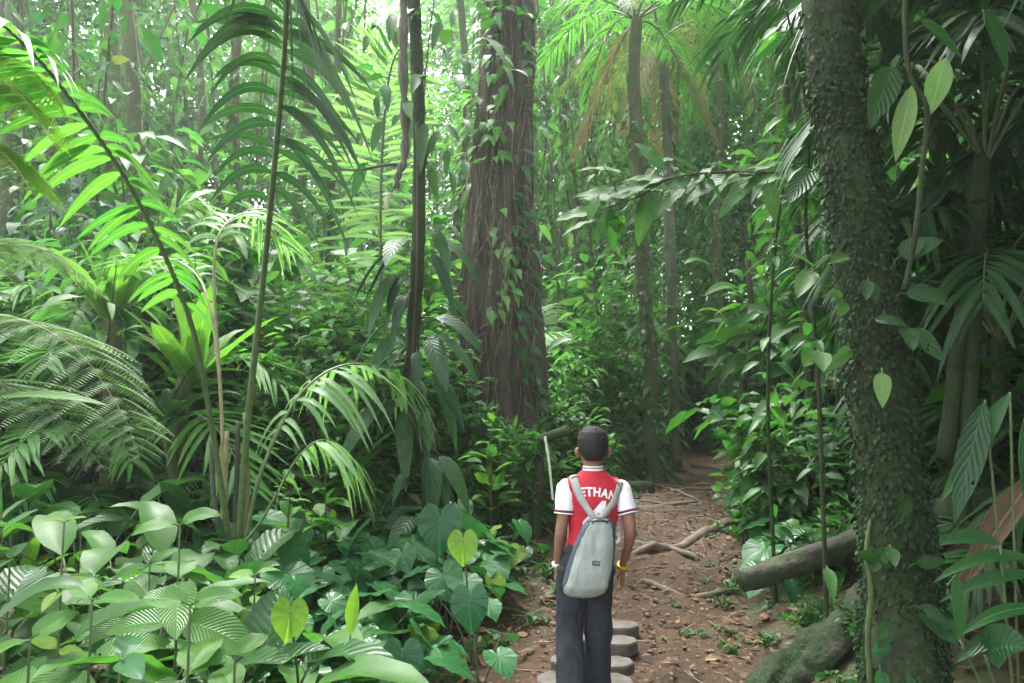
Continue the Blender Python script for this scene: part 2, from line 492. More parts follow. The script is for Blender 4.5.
M['wood_log'] = plain('log_wood', (.048, .040, .027), .85, (.018, .015, .011), 14, 1.0, stretch=(1, 1, 1), bd=.02, moss=(.03, .055, .012), mlo=.42, mhi=.6, mscale=4)
M['root'] = plain('root_wood', (.14, .105, .075), .75, (.09, .065, .045), 12, .7, bd=.012, moss=(.05, .085, .02), mlo=.52, mhi=.66, mscale=5)
M['stone'] = plain('concrete_paver', (.13, .12, .105), .85, (.05, .038, .028), 9, .5, bd=.006, lo=.3, hi=.7)
M['litter'] = leaf_mat('leaf_litter', (.08, .04, .02), (.22, .13, .065), .6, .12, 'pinnate', 8, tcol=(1.1, 1, .8))
M['twig'] = plain('twig_grey', (.24, .2, .15), .8, (.12, .09, .06), 20)
M['white_stick'] = plain('peeled_stick', (.55, .53, .47), .7, (.4, .38, .3), 12)

# soil: wet reddish brown earth, with litter and moss away from the path
def soil(name, green):
    m, nt, out = new_mat(name)
    bs = nt.nodes.new('ShaderNodeBsdfPrincipled'); bs.inputs['Specular IOR Level'].default_value = .22
    n1 = noise(nt, 1.7, 6, 'Object', .65); n2 = noise(nt, 22, 6, 'Object', .7); n3 = noise(nt, 5, 5, 'Object', .6)
    col = mixc(nt, ramp(nt, n1, .35, .65), (.036, .020, .010), (.088, .049, .025))
    col = mixc(nt, mth(nt, 'MULTIPLY', ramp(nt, n2, .45, .7), .75), col, (.04, .027, .018))
    col = mixc(nt, mth(nt, 'MULTIPLY', ramp(nt, n3, .55, .7), .6), col, (.105, .068, .040))
    vo = nt.nodes.new('ShaderNodeTexVoronoi'); vo.inputs['Scale'].default_value = 26
    tc = nt.nodes.new('ShaderNodeTexCoord'); nt.links.new(tc.outputs['Object'], vo.inputs['Vector'])
    sepc = nt.nodes.new('ShaderNodeSeparateColor'); nt.links.new(vo.outputs['Color'], sepc.inputs[0])
    peb = mth(nt, 'MULTIPLY', mth(nt, 'GREATER_THAN', sepc.outputs[0], .8), mth(nt, 'LESS_THAN', vo.outputs['Distance'], .3))
    col = mixc(nt, mth(nt, 'MULTIPLY', peb, .55), col, mixc(nt, sepc.outputs[1], (.10, .06, .035), (.36, .28, .19)))
    if green:
        g = noise(nt, 2.6, 6, 'Object', .7)
        col = mixc(nt, mth(nt, 'MULTIPLY', ramp(nt, g, .46, .6), .8), col, mixc(nt, n2, (.03, .055, .015), (.07, .11, .03)))
        col = mixc(nt, .35, col, (.05, .035, .02))
    else:
        g = noise(nt, 1.3, 6, 'Object', .7)
        col = mixc(nt, mth(nt, 'MULTIPLY', ramp(nt, g, .58, .72), .55), col, (.08, .09, .035))
    nt.links.new(col, bs.inputs['Base Color'])
    nt.links.new(ramp(nt, n1, .3, .6), bs.inputs['Roughness'])
    rg = nt.nodes.new('ShaderNodeMapRange'); rg.inputs[3].default_value = .5; rg.inputs[4].default_value = .9
    nt.links.new(n3, rg.inputs[0]); nt.links.new(rg.outputs[0], bs.inputs['Roughness'])
    bp = nt.nodes.new('ShaderNodeBump'); bp.inputs['Strength'].default_value = .9; bp.inputs['Distance'].default_value = .03
    nt.links.new(mth(nt, 'ADD', n2, mth(nt, 'MULTIPLY', peb, .3)), bp.inputs['Height']); nt.links.new(bp.outputs[0], bs.inputs['Normal'])
    nt.links.new(bs.outputs[0], out.inputs['Surface'])
    return m
M['path'] = soil('path_earth', False)
M['ground'] = soil('forest_soil', True)

# ------------------------------------------------------------------ ground and path, one surface cut along the path's edge
def axis(segs):
    out = []
    for a, b, s in segs:
        out += list(np.arange(a, b, s))
    return np.array(out + [segs[-1][1]])
gx = axis([(-160, -30, 10), (-30, -6, 1.5), (-6, -1, .2), (-1, 3.6, .035), (3.6, 8, .25), (8, 30, 1.5), (30, 160, 10)])
gy = axis([(-60, -4, 6), (-4, 3, .25), (3, 9.5, .035), (9.5, 20, .12), (20, 34, 1), (34, 200, 10)])
XX, YY = np.meshgrid(gx, gy, indexing='ij')
ZZ = G(XX, YY)
fine = smooth(-1.2, -.6, XX) * (1 - smooth(3.2, 3.6, XX)) * (YY > 2.5) * (1 - smooth(9, 9.5, YY))
ZZ = ZZ + fine * (.035 * fbm(XX * 9, YY * 9, 31, 4) + .02 * np.abs(fbm(XX * 16, YY * 16, 47, 3)))
nx, ny = XX.shape
ii, jj = np.meshgrid(np.arange(nx - 1), np.arange(ny - 1), indexing='ij')
q = (ii * ny + jj)
GF = np.stack([q, q + ny, q + ny + 1, q + 1], -1).reshape(-1, 4)
GV = np.stack([XX, YY, ZZ], -1).reshape(-1, 3)
fc = GV[GF].mean(1)
dd = np.abs(fc[:, 0] - path_c(fc[:, 1])) - path_w(fc[:, 1]) - .35 * fbm(fc[:, 0] * 1.6, fc[:, 1] * 1.6, 90, 4)
onp = (dd < 0) & (fc[:, 1] > -4) & (fc[:, 1] < 22)
def submesh(mask, name, mat):
    f = GF[mask]; used, inv = np.unique(f, return_inverse=True)
    a = Acc(); a.add(GV[used], inv.reshape(-1, 4)); o = a.obj(name, mat)
    return o
tag(submesh(~onp, 'ground', M['ground']), 'dark forest floor of damp soil, moss and litter beside the trail', kind='structure')
tag(submesh(onp, 'path', M['path']), 'reddish brown earth trail winding away to the right', kind='structure')

# ------------------------------------------------------------------ kinds of plant, each built once with its parts and then copied
class Kind:
    def __init__(s, root, cat):
        s.root = root; s.used = False; s.cat = cat
    def place(s, loc, rz=None, sc=1, label=None, group=None, tilt=(0, 0)):
        rz = rng.uniform(0, 6.28) if rz is None else rz
        if not s.used:
            s.used = True; o = s.root
            o.location = tuple(loc); o.rotation_euler = (tilt[0], tilt[1], rz); o.scale = (sc,) * 3
            if label: o['label'] = label
            if group: o['group'] = group
        else:
            o = copy_tree(s.root, loc, rz, sc, label, group, tilt)
            if not group and 'group' in o: del o['group']
        o['category'] = s.cat
        return o

def ground_pt(x, y, dz=0):
    return (float(x), float(y), float(G(x, y)) + dz)

def far_tree(name, h, low, rad, nl, leaf=.2, mat='far', trunk_r=.16, clumps=60, vines=True):
    r = empty(name, (0, 0, 0))
    pts = [(0, 0, -.3)] + [(rng.normal(0, .12) * k, rng.normal(0, .12) * k, h * k / 5) for k in range(1, 6)]
    c = spline(pts, 30)
    a = Acc(); tube(a, c, np.linspace(trunk_r * 1.25, trunk_r * .35, 30), 9, 0, .25, 3)
    f = Acc()
    for k in range(clumps):
        t = rng.uniform(low, 1) ** .8; b = c[int(t * 29)]
        ang = rng.uniform(0, 6.28); rr = rad * rng.uniform(.15, 1) * (1 - .55 * max(0, t - .6) / .4)
        e = b + np.array([math.cos(ang) * rr, math.sin(ang) * rr, rng.uniform(-.2, .5) * rr])
        if k % 3 == 0:
            tube(a, spline([b, (b + e) / 2 + [0, 0, .12 * rr], e], 6), (trunk_r * .22, .008), 5, 0)
        n = int(nl / clumps * rng.uniform(.5, 1.5)); s = rng.uniform(.35, .8) * rad * .35
        o = rng.normal(0, 1, (n, 3)) * np.array([s, s, s * .42])
        D = norm(o * [1, 1, .2] + rand_dir(n) * s * .8 + [0, 0, -.25 * s])
        L = leaf * rng.uniform(.6, 1.35, n)
        blades(f, e + o, D, norm(np.array([0, 0, 1.]) + rng.normal(0, .45, (n, 3))), L, L * rng.uniform(.35, .55, n), .3, 'broad', 2, 3, .25)
    if vines:                                  # creepers running up the trunk belong to its silhouette
        n = int(nl * .3); t = rng.uniform(0, .9, n); b = c[(t * 29).astype(int)]
        o = rand_dir(n, -.1, .1) * (trunk_r * rng.uniform(.9, 3.4, n))[:, None]
        L = leaf * rng.uniform(.5, 1.1, n)
        blades(f, b + o + np.stack([0 * t, 0 * t, rng.uniform(-.3, .3, n)], -1), norm(o + [0, 0, -.25] + rng.normal(0, .1, (n, 3))), norm(o + [0, 0, .5]), L, L * .5, .3, 'broad', 2, 3, .25)
    a.obj('trunk', M['bark_far'], r)
    f.obj('crown', M[mat], r)
    return r

def shrub(name, h, rad, nl, leaf=.16, wid=.45, mat='mid', nst=6, prof='broad', droop=.3, stemmat='stem_brown', cats='shrub', up=.2):
    r = empty(name, (0, 0, 0))
    a = Acc(); f = Acc()
    for k in range(nst):
        ang = rng.uniform(0, 6.28); rr = rad * rng.uniform(.1, 1); hh = h * rng.uniform(.55, 1)
        c = spline([(rng.normal(0, .04), rng.normal(0, .04), -.1), (math.cos(ang) * rr * .3, math.sin(ang) * rr * .3, hh * .5),
                    (math.cos(ang) * rr, math.sin(ang) * rr, hh)], 24)
        tube(a, c, (.012 + h * .003, .004), 5)
        n = nl // nst; t = rng.uniform(.2, 1, n) ** .8; b = c[(t * 23).astype(int)]
        o = rand_dir(n, -.4, .5) * (rad * .34 * rng.uniform(.1, 1, n))[:, None]
        D = norm(o + rand_dir(n, -.3, .5) * .06 + [0, 0, up * .2])
        L = leaf * rng.uniform(.6, 1.25, n)
        blades(f, b + o, D, norm(np.array([0, 0, 1.]) + rng.normal(0, .35, (n, 3))), L, L * wid * rng.uniform(.85, 1.15, n), droop * rng.uniform(.5, 1.5, n), prof, 3, 3, .25)
    a.obj('stem', M[stemmat], r)
    f.obj('foliage', M[mat], r)
    return r

def small_palm(name, nf=9, L=1.8, mat='frond', Lf=.42, Wf=.04, h=.15, n=26, rise=.75, droop=.3, rmat='rachis', trunk=0, tr=.06, angs=None, dead=0, nseg=4):
    r = empty(name, (0, 0, 0))
    if trunk:
        a = Acc(); c = spline([(0, 0, -.3), (.05, .02, trunk * .4), (-.04, .04, trunk * .8), (0, 0, trunk)], 40)
        tube(a, c, np.linspace(tr * 1.2, tr * .85, 40), 10, 0, .12, 5)
        a.obj('trunk', M['bark_far'], r)
    z0 = trunk if trunk else 0
    for k in range(nf + dead):
        ang = (k * 2.4 + rng.uniform(-.25, .25)) if angs is None else angs[k % len(angs)]
        l = L * rng.uniform(.75, 1.1); up = rise * rng.uniform(.55, 1.25)
        if k >= nf: up = -.8
        d = np.array([math.cos(ang), math.sin(ang)])
        pts = []
        for q in np.linspace(0, 1, 6):
            hor = l * (q - .18 * q * q) * math.cos(min(1.4, abs(up))) ** .5
            ver = l * (up * q * 1.15 - .95 * q * q * (.6 + .4 * abs(up)) + .12 * q) if k < nf else l * (.15 * q - .95 * q ** 1.3)
            pts.append([d[0] * hor * (1 if k < nf else .35), d[1] * hor * (1 if k < nf else .35), z0 + h + ver])
        pts[0] = [0, 0, z0 - .05 if trunk else -.08]
        a = Acc()
        frond(a, pts, .22, n, Lf * l / L, Wf, droop, 62, (.012 * L / 1.8, .003), mi=0, mi_r=1, nseg=nseg, lift=.2, drop=.1 if k < nf else .6)
        a.obj('frond', [M['dryfrond' if k >= nf else mat], M['rachis_tan' if k >= nf else rmat]], r)
    return r

def rosette(name, nl=11, L=.8, W=.12, mat='bright', rise=(.4, 1.4), droop=.35, prof='strap', nseg=8, fold=.25, wav=.1, ncol=5, petiole=0):
    r = empty(name, (0, 0, 0))
    for k in range(nl):
        ang = k * 2.4 + rng.uniform(-.3, .3); e = rng.uniform(*rise)
        D = norm([math.cos(ang) * math.cos(e), math.sin(ang) * math.cos(e), math.sin(e)])
        N = norm([-math.cos(ang) * math.sin(e), -math.sin(ang) * math.sin(e), math.cos(e)])
        l = L * rng.uniform(.7, 1.15); a = Acc(); b = np.array([0, 0, -.03])
        if petiole:
            e2 = b + D * petiole * l + [0, 0, .0]
            tube(a, spline([b, (b + e2) / 2 + [0, 0, .03 * l], e2], 8), (.009, .005), 5, 1); b = e2
            D = norm(D + [0, 0, -.5])
            N = norm(np.cross(np.cross(D, [0, 0, 1]), D))
        blades(a, b, D, N, l, W * rng.uniform(.8, 1.15), droop * rng.uniform(.6, 1.5), prof, nseg, ncol, fold, 0, wav)
        a.obj('leaf', [M[mat], M['stem']], r)
    return r

def aroid(name, nl=5, h=.5, s=.38, mat='taro', spread=.35, tmpl=None, face=None, young=0):
    r = empty(name, (0, 0, 0))
    for k in range(nl):
        ang = k * 2.4 + rng.uniform(-.4, .4); hh = h * rng.uniform(.55, 1.1); sp = spread * rng.uniform(.5, 1.1)
        d = np.array([math.cos(ang), math.sin(ang), 0]); a = Acc()
        e = d * sp + [0, 0, hh]
        tube(a, spline([[0, 0, -.05], d * sp * .35 + [0, 0, hh * .55], e], 10), (.008, .0045), 6, 1)
        D = norm(d + np.array([0, 0, -.45 + rng.normal(0, .2)]) + rng.normal(0, .15, 3))
        N = norm(np.array([0, 0, 1.]) + d * .55 + rng.normal(0, .18, 3))
        put(a, tmpl or HEART, D, N, e, s * rng.uniform(.7, 1.15), 0)
        a.obj('leaf', [M['heart_bright' if k < young else mat], M['stem']], r)
    return r

def corrugated(name, pairs=3, h=.7, L=.3, W=.15, mat='corr', lean=(0, 0), face=0.):
    """upright herb with opposite pairs of big ribbed leaves"""
    r = empty(name, (0, 0, 0)); a = Acc()
    c = spline([(0, 0, -.1), (lean[0] * .4, lean[1] * .4, h * .5), (lean[0], lean[1], h)], 20)
    tube(a, c, (.008, .004), 6); a.obj('stem', M['stem'], r)
    for k in range(pairs + 1):
        t = 1 - k * .7 / max(1, pairs + 1) ; b = c[int(t * 19)]
        for s in (0, math.pi):
            ang = face + k * 1.35 + s + rng.uniform(-.25, .25); f = Acc()
            e = .55 if k == 0 else rng.uniform(-.05, .3)
            D = norm([math.cos(ang) * math.cos(e), math.sin(ang) * math.cos(e), math.sin(e)])
            N = norm(np.array([0, -.55, 1.]) + rng.normal(0, .16, 3)); D = norm(D - N * float(np.dot(D, N)) * .7)
            l = L * (.6 if k == 0 else rng.uniform(.85, 1.15))
            blades(f, b, D, N, l, l * W / L * rng.uniform(.9, 1.1), .28 * rng.uniform(.5, 1.4), 'oval', 10, 7, .22, 0, .05, .06)
            f.obj('leaf', M[mat], r)
    return r

K = {}
K['treeA'] = Kind(far_tree('forest_tree', 12, .14, 2.7, 6500, .22), 'tree')
K['treeB'] = Kind(far_tree('forest_tree', 18, .2, 4.0, 8500, .30, trunk_r=.2, clumps=95), 'tree')
K['treeC'] = Kind(far_tree('forest_tree', 7.5, .1, 1.8, 3600, .18, 'mid', .07, 45), 'tree')
K['treeD'] = Kind(far_tree('slender_tree', 14, .35, 2.4, 3000, .24, trunk_r=.08, clumps=36), 'tree')
K['shrubA'] = Kind(shrub('understory_shrub', 2.6, .9, 800, .2, mat='far'), 'shrub')
K['shrubB'] = Kind(shrub('understory_shrub', 1.5, .7, 650, .20, .42, 'far', 7), 'shrub')
K['shrubC'] = Kind(shrub('broadleaf_shrub', 2.2, .9, 260, .36, .42, 'mid', 6, 'lance', .5), 'shrub')
K['shrubD'] = Kind(shrub('broadleaf_shrub', 3.4, 1.1, 420, .34, .3, 'far', 7, 'lance', .6), 'shrub')
K['herb'] = Kind(shrub('low_herb', .55, .4, 240, .10, .55, 'mid', 7), 'low plant')
K['herbB'] = Kind(shrub('low_herb', .35, .35, 120, .14, .5, 'bright', 6), 'low plant')
K['seedling'] = Kind(shrub('seedling', .10, .13, 14, .075, .5, 'mid', 4, stemmat='stem', up=-.1), 'seedling')
K['palmA'] = Kind(small_palm('understory_palm', 9, 1.9, 'frond'), 'palm')
K['palmB'] = Kind(small_palm('understory_palm', 8, 2.5, 'frond_fresh', .55, .05, rise=1.0), 'palm')
K['palmC'] = Kind(small_palm('understory_palm', 10, 1.5, 'frond_pale', .38, .035, n=30, rise=.8), 'palm')
K['palmD'] = Kind(small_palm('understory_palm', 8, 2.6, 'frond_dark', .6, .07, rise=.9), 'palm')
K['palmE'] = Kind(small_palm('understory_palm', 9, 2.2, 'frond_pale', .55, .05, rise=1.25, droop=.6, h=.8, n=32), 'palm')
K['bladeA'] = Kind(rosette('strap_leaf_plant', 12, .8, .11), 'plant')
K['bladeB'] = Kind(rosette('strap_leaf_plant', 10, 1.1, .14, 'dark', (.3, 1.3), .45), 'plant')
K['bladeC'] = Kind(rosette('large_leaf_plant', 8, .55, .2, 'dark', (.5, 1.3), .45, 'broad', 8, .3, .08, 5, 1.0), 'plant')
K['bladeD'] = Kind(rosette('large_leaf_plant', 9, .6, .22, 'mid', (.4, 1.2), .4, 'broad', 8, .3, .08, 5, .9), 'plant')
K['aroidA'] = Kind(aroid('heart_leaf_plant', 5, .45, .36), 'plant')
K['aroidB'] = Kind(aroid('heart_leaf_plant', 6, .6, .42, spread=.42), 'plant')
K['aroidC'] = Kind(aroid('heart_leaf_plant', 4, .34, .28, spread=.25), 'plant')
K['aroidY'] = Kind(aroid('heart_leaf_plant', 5, .5, .32, 'taro', .3, young=2), 'plant')
K['fernA'] = None

def onpath(x, y, m=.35):
    return (y < 17.2) and abs(x - path_c(y)) < path_w(y) + m

PLACED = []
KD = {'treeA': 'leafy forest tree', 'treeB': 'tall broad forest tree', 'treeC': 'short bushy tree', 'treeD': 'slender tree with a high crown',
      'shrubA': 'dense shrub with fine leaves', 'shrubB': 'low round shrub', 'shrubC': 'drooping shrub with large leaves', 'shrubD': 'shrub with long narrow leaves',
      'palmA': 'feathery green palm', 'palmB': 'bright green tall palm', 'palmC': 'pale feathery palm', 'palmD': 'dark broad leaflet palm', 'palmE': 'pale palm with drooping leaflets', 'vine': 'hanging leafy vine',
      'herb': 'low fine leaved herb', 'herbB': 'bright leaved herb', 'seedling': 'green seedling', 'bladeA': 'bright strap leaved plant', 'bladeB': 'dark strap leaved plant',
      'bladeC': 'dark stalked broad leaf plant', 'bladeD': 'green stalked broad leaf plant', 'aroidA': 'heart leaved plant', 'aroidB': 'large heart leaved plant',
      'aroidC': 'small heart leaved plant', 'aroidY': 'heart leaved plant with yellow green young leaves'}
MARKS = [(70, 'at the left edge'), (150, 'behind the lacy tree fern'), (215, 'left of the palm clump'), (275, 'in line with the palm clump'), (345, 'right of the palm clump'),
         (400, 'left of the slender mossy trunk'), (455, 'right of the slender mossy trunk'), (545, 'in line with the big brown trunk'), (580, 'just right of the big brown trunk'),
         (632, 'in line with the boy'), (700, 'beside the moss covered palm'), (770, 'right of the trail bend'), (840, 'left of the ivy covered trunk'), (930, 'behind the ivy covered trunk'), (9999, 'at the right edge')]
USED_L = {}
def auto_label(kn, x, y, rng_d, sc, scr):
    px = 512 + F_PX * x / y
    mk = [m for lim, m in MARKS if px < lim][0]
    u = (y - rng_d[0]) / (rng_d[1] - rng_d[0]); dw = ['nearest', 'near', 'set back', 'distant'][min(3, int(u * 4))]
    sw = 'small' if sc < scr[0] + (scr[1] - scr[0]) * .33 else ('big' if sc > scr[0] + (scr[1] - scr[0]) * .67 else 'medium')
    return f"{dw} {sw} sized {KD[kn]} {mk}"

def scatter(kinds, n, px, d, label, group, sc=(.75, 1.3), margin=.5, tilt=.06, mind=0, dpow=1.0, cond=None):
    k = 0; tries = 0
    while k < n and tries < n * 60:
        tries += 1
        y = d[0] + (d[1] - d[0]) * rng.random() ** dpow
        x = PX(rng.uniform(*px), y)
        if onpath(x, y, margin): continue
        if cond and not cond(x, y): continue
        if mind and any((x - a) ** 2 + (y - b) ** 2 < mind ** 2 for a, b in PLACED): continue
        if mind: PLACED.append((x, y))
        kn = kinds[rng.integers(len(kinds))]; s_ = rng.uniform(*sc)
        tail = ' '.join(label.split()[-4:]) if 0 else ''
        lb = auto_label(kn, x, y, d, s_, sc) + (', ' + label if len(label.split()) <= 5 and label else '')
        if len(lb.split()) > 16: lb = ' '.join(lb.split()[:16])
        K[kn].place(ground_pt(x, y, -.03), None, s_, lb, group, (rng.normal(0, tilt), rng.normal(0, tilt)))
        k += 1

# far-off forest that reads as one mass
a = Acc(); nW = 190000
xx = rng.uniform(-62, 62, nW); yy = rng.uniform(34, 58, nW) ; zz = rng.uniform(0, 34, nW) ** 1.0
dens = fbm(xx * .22, zz * .22 + yy * .03, 5, 4) + .25 * (1 - zz / 34) - .02 - .22 * np.exp(-((xx / yy + .44) / .09) ** 2) - .12 * np.exp(-((xx / yy - .2) / .1) ** 2)
kp = (dens > rng.uniform(-.15, .25, nW)) & (fbm(xx * 1.1, zz * 1.1, 8, 3) > -.26)
B = np.stack([xx, yy, zz + .2], -1)[kp]; m_ = len(B)
blades(a, B, norm(rand_dir(m_) + [0, 0, -.3]), norm(np.array([0, 0, 1.]) + rng.normal(0, .5, (m_, 3))), rng.uniform(.3, .75, m_), rng.uniform(.16, .34, m_), .3, 'broad', 2, 3, .2)
tag(a.obj('distant_forest', M['far']), 'far-off hazy wall of rainforest foliage closing off the view', 'forest', kind='stuff')

# trees behind
trees = ['treeA', 'treeB', 'treeC', 'treeD']
scatter(trees, 25, (-120, 330), (20, 34), 'hazy leafy forest tree in the bright background left of the big brown trunk', 'forest trees in the left background', (.8, 1.2), .8, .03, 1.6)
scatter(trees, 22, (330, 720), (22, 36), 'leafy forest tree standing far behind the big brown trunk and the boy', 'forest trees in the middle background', (.8, 1.2), .8, .03, 1.6)
scatter(trees, 22, (720, 1150), (14, 32), 'leafy forest tree deep in the forest right of the trail', 'forest trees in the right background', (.8, 1.2), .9, .03, 1.6)
scatter(['shrubA', 'shrubB', 'shrubC', 'shrubD'], 60, (-60, 450), (8, 21), 'leafy shrub in the hazy undergrowth left of the big brown trunk', 'undergrowth shrubs on the left', (.8, 1.5), .6, .08)
scatter(['shrubA', 'shrubB', 'shrubC', 'shrubD'], 38, (520, 700), (12, 24), 'leafy shrub in the undergrowth between the big brown trunk and the end of the trail', 'undergrowth shrubs in the middle', (.8, 1.4), .5, .08)
scatter(['shrubA', 'shrubB', 'shrubC', 'shrubD'], 12, (530, 630), (10.5, 13), 'leafy shrub just behind the boy, left of the moss covered slender tree', 'shrubs behind the boy', (.5, .9), .5, .08)
scatter(['shrubA', 'shrubB', 'shrubC', 'shrubD'], 44, (715, 1100), (8.5, 20), 'leafy shrub on the slope right of the trail', 'undergrowth shrubs on the right', (.8, 1.4), .6, .08)
scatter(['palmA', 'palmB', 'palmC', 'palmC', 'palmE'], 22, (-40, 350), (7, 15), 'feathery understory palm in the hazy undergrowth on the left', 'understory palms on the left', (.8, 1.3), .6, .08)
scatter(['palmA', 'palmC', 'palmE', 'palmE'], 13, (530, 700), (11.5, 19), 'feathery palm in the undergrowth behind the boy', 'understory palms in the middle', (.7, 1.15), .8, .08)
scatter(['palmA', 'palmD', 'palmB'], 10, (880, 1160), (8.5, 15), 'feathery palm on the shaded slope right of the trail', 'understory palms on the right', (.7, 1.0), 1.8, .08)

scatter(['shrubA', 'shrubD', 'shrubB'], 14, (640, 790), (17.3, 20), '', 'shrubs closing the end of the trail', (.9, 1.5), -3, .05)
scatter(['shrubA', 'shrubC', 'shrubC', 'palmA', 'shrubD'], 18, (-60, 210), (6.2, 9), '', 'left undergrowth fillers', (.7, 1.1), .5, .08)

def vine_curtain(name, h=9, n=420, leaf=.15, mat='mid'):
    r = empty(name, (0, 0, 0)); a = Acc(); f = Acc()
    for k in range(3):
        x0, y0 = rng.normal(0, .25, 2); c = spline([(x0, y0, -.1), (x0 + rng.normal(0, .15), y0, h * .3), (x0 + rng.normal(0, .3), y0 + rng.normal(0, .2), h * .65), (x0 + rng.normal(0, .5), y0, h)], 50)
        tube(a, c, (.012, .02), 5, 0, .2, k)
        m = n // 3; t = rng.uniform(.02, 1, m); b = c[(t * 49).astype(int)] + rng.normal(0, .09, (m, 3)) * [1, 1, .8]
        L = leaf * rng.uniform(.5, 1.3, m)
        blades(f, b, norm(rand_dir(m, -.5, .2) + [0, 0, -.5]), norm(rand_dir(m, -.2, .4) + [0, 0, .7]), L, L * rng.uniform(.4, .65, m), .4, 'broad', 3, 3, .2)
    a.obj('stem', M['stem_brown'], r); f.obj('foliage', M[mat], r); return r
K['vine'] = Kind(vine_curtain('climbing_vine'), 'climbing plant')
K['vineB'] = Kind(vine_curtain('climbing_vine', 8, 260, .24, 'far'), 'climbing plant'); KD['vineB'] = 'large leaved hanging vine'
scatter(['vine', 'vineB'], 12, (-30, 460), (8.5, 16), '', 'hanging vines on the left', (.8, 1.2), .8, .04)
scatter(['vine', 'vineB'], 6, (540, 720), (13, 18), '', 'hanging vines in the middle', (.8, 1.2), .6, .04)
scatter(['vine', 'vineB'], 7, (740, 1000), (9, 14), '', 'hanging vines on the right', (.8, 1.2), 1, .04)

# ------------------------------------------------------------------ big trees
def rel(pts, o):
    return [np.asarray(p, float) - np.asarray(o, float) for p in pts]

# the big brown trunk
bx, by = PX(503, 9.3), 9.3
bz = float(G(bx, by))
bt = empty('rainforest_tree', (bx, by, bz), 'huge old tree with fibrous reddish brown trunk wrapped in roots and creepers', 'tree')
tc_ = spline([(-.05, 0, -.4), (.0, 0, .2), (-.05, .05, 1.2), (-.06, .1, 2.4), (-.02, .15, 4.2), (.08, .2, 7), (-.05, .2, 14)], 140)
k_ = len(tc_); na_ = 72
th = np.linspace(0, 2 * np.pi, na_ + 1); hz_ = tc_[:, 2]
rad = np.interp(hz_, [-.4, .2, .8, 1.6, 2.6, 3.6, 5, 8, 14], [.80, .64, .58, .55, .48, .40, .35, .33, .27])
flute = np.interp(hz_, [-.4, .5, 2.5, 5, 14], [.30, .17, .10, .06, .04])
ct, st = np.cos(th), np.sin(th)
prof_ = (.55 * np.sin(5 * th + .6) + .35 * np.sin(9 * th + 2.1) + .25 * np.sin(14 * th))
rr = rad[:, None] * (1 + flute[:, None] * prof_[None] * (1 + .4 * fbm(np.full((k_, 1), 1.) * ct[None] * 2, hz_[:, None] * .9 + 0 * ct[None], 4, 3))
                     + .12 * fbm(ct[None] * 5 + 0 * hz_[:, None], hz_[:, None] * .8 + st[None] * 5, 9, 4))
V = tc_[:, None] + np.stack([rr * ct, rr * st, np.zeros_like(rr)], -1)
i, j = np.meshgrid(np.arange(k_ - 1), np.arange(na_), indexing='ij'); q = i * (na_ + 1) + j
a = Acc().add(V, np.stack([q, q + 1, q + na_ + 2, q + na_ + 1], -1))
a.obj('trunk', M['bark'], bt)
a = Acc()
for k in range(260):                                  # fibrous rootlets hugging the bark
    z0 = rng.uniform(.1, 7); ln = rng.uniform(.6, 3.2); ph = rng.uniform(0, 6.28); z1 = max(-.1, z0 - ln)
    zz = np.linspace(z0, z1, 14); pp = ph + .12 * np.cumsum(rng.normal(0, .6, 14))
    cx = np.interp(zz, hz_, tc_[:, 0]); cy = np.interp(zz, hz_, tc_[:, 1]); ri = np.clip(np.searchsorted(hz_, zz), 0, k_ - 1)
    rj = ((pp % (2 * np.pi)) / (2 * np.pi) * na_).astype(int)
    rv = rr[ri, rj] + rng.uniform(.0, .02)
    tube(a, np.stack([cx + rv * np.cos(pp), cy + rv * np.sin(pp), zz], -1), (rng.uniform(.006, .022), .004), 5, 0)
a.obj('aerial_roots', M['fibre'], bt)
f = Acc()
for k in range(16):                                   # its crown far overhead
    an = k * 2.4; ri_ = rng.uniform(1, 4.5); e = np.array([math.cos(an) * ri_, math.sin(an) * ri_, rng.uniform(10.5, 15)])
    n = 50; o = rng.normal(0, 1, (n, 3)) * [1.2, 1.2, .5]
    L = rng.uniform(.15, .35, n)
    blades(f, e + o, rand_dir(n, -.6, .3), norm(np.array([0, 0, 1.]) + rng.normal(0, .4, (n, 3))), L, L * .45, .3, 'broad', 2, 3)
f.obj('crown', M['mid'], bt)

def creeper(loc_fn, n, leaf, wid, mat, label, name='climbing_vine', stem_pts=None, prof='oval', cat='climbing plant', group=None, base=None, droop=.5, stalk=.25, ns=5, spread=.35, srad=.006):
    """vine with leaves hanging off it; loc_fn(n) gives points and outward normals (world)"""
    b, nrm = loc_fn(n)
    o0 = np.asarray(base if base is not None else b.mean(0))
    r = empty(name, o0, label, cat, group)
    a = Acc()
    if stem_pts is not None:
        for s_ in (stem_pts if isinstance(stem_pts[0][0], (list, tuple, np.ndarray)) else [stem_pts]):
            tube(a, spline(rel(s_, o0), 40), srad, 5)
        a.obj('stem', M['stem_brown'], r)
    f = Acc()
    D = norm(nrm + rng.normal(0, spread, b.shape) + [0, 0, -.45])
    N = norm(nrm * .6 + np.array([0, 0, .8]) + rng.normal(0, .25, b.shape))
    L = leaf * rng.uniform(.55, 1.2, len(b))
    blades(f, b - o0, D, N, L, L * wid * rng.uniform(.85, 1.1, len(b)), droop * rng.uniform(.5, 1.4, len(b)), prof, ns, 5 if leaf > .12 else 3, .22, 0, 0, stalk)
    f.obj('foliage', M[mat], r)
    return r

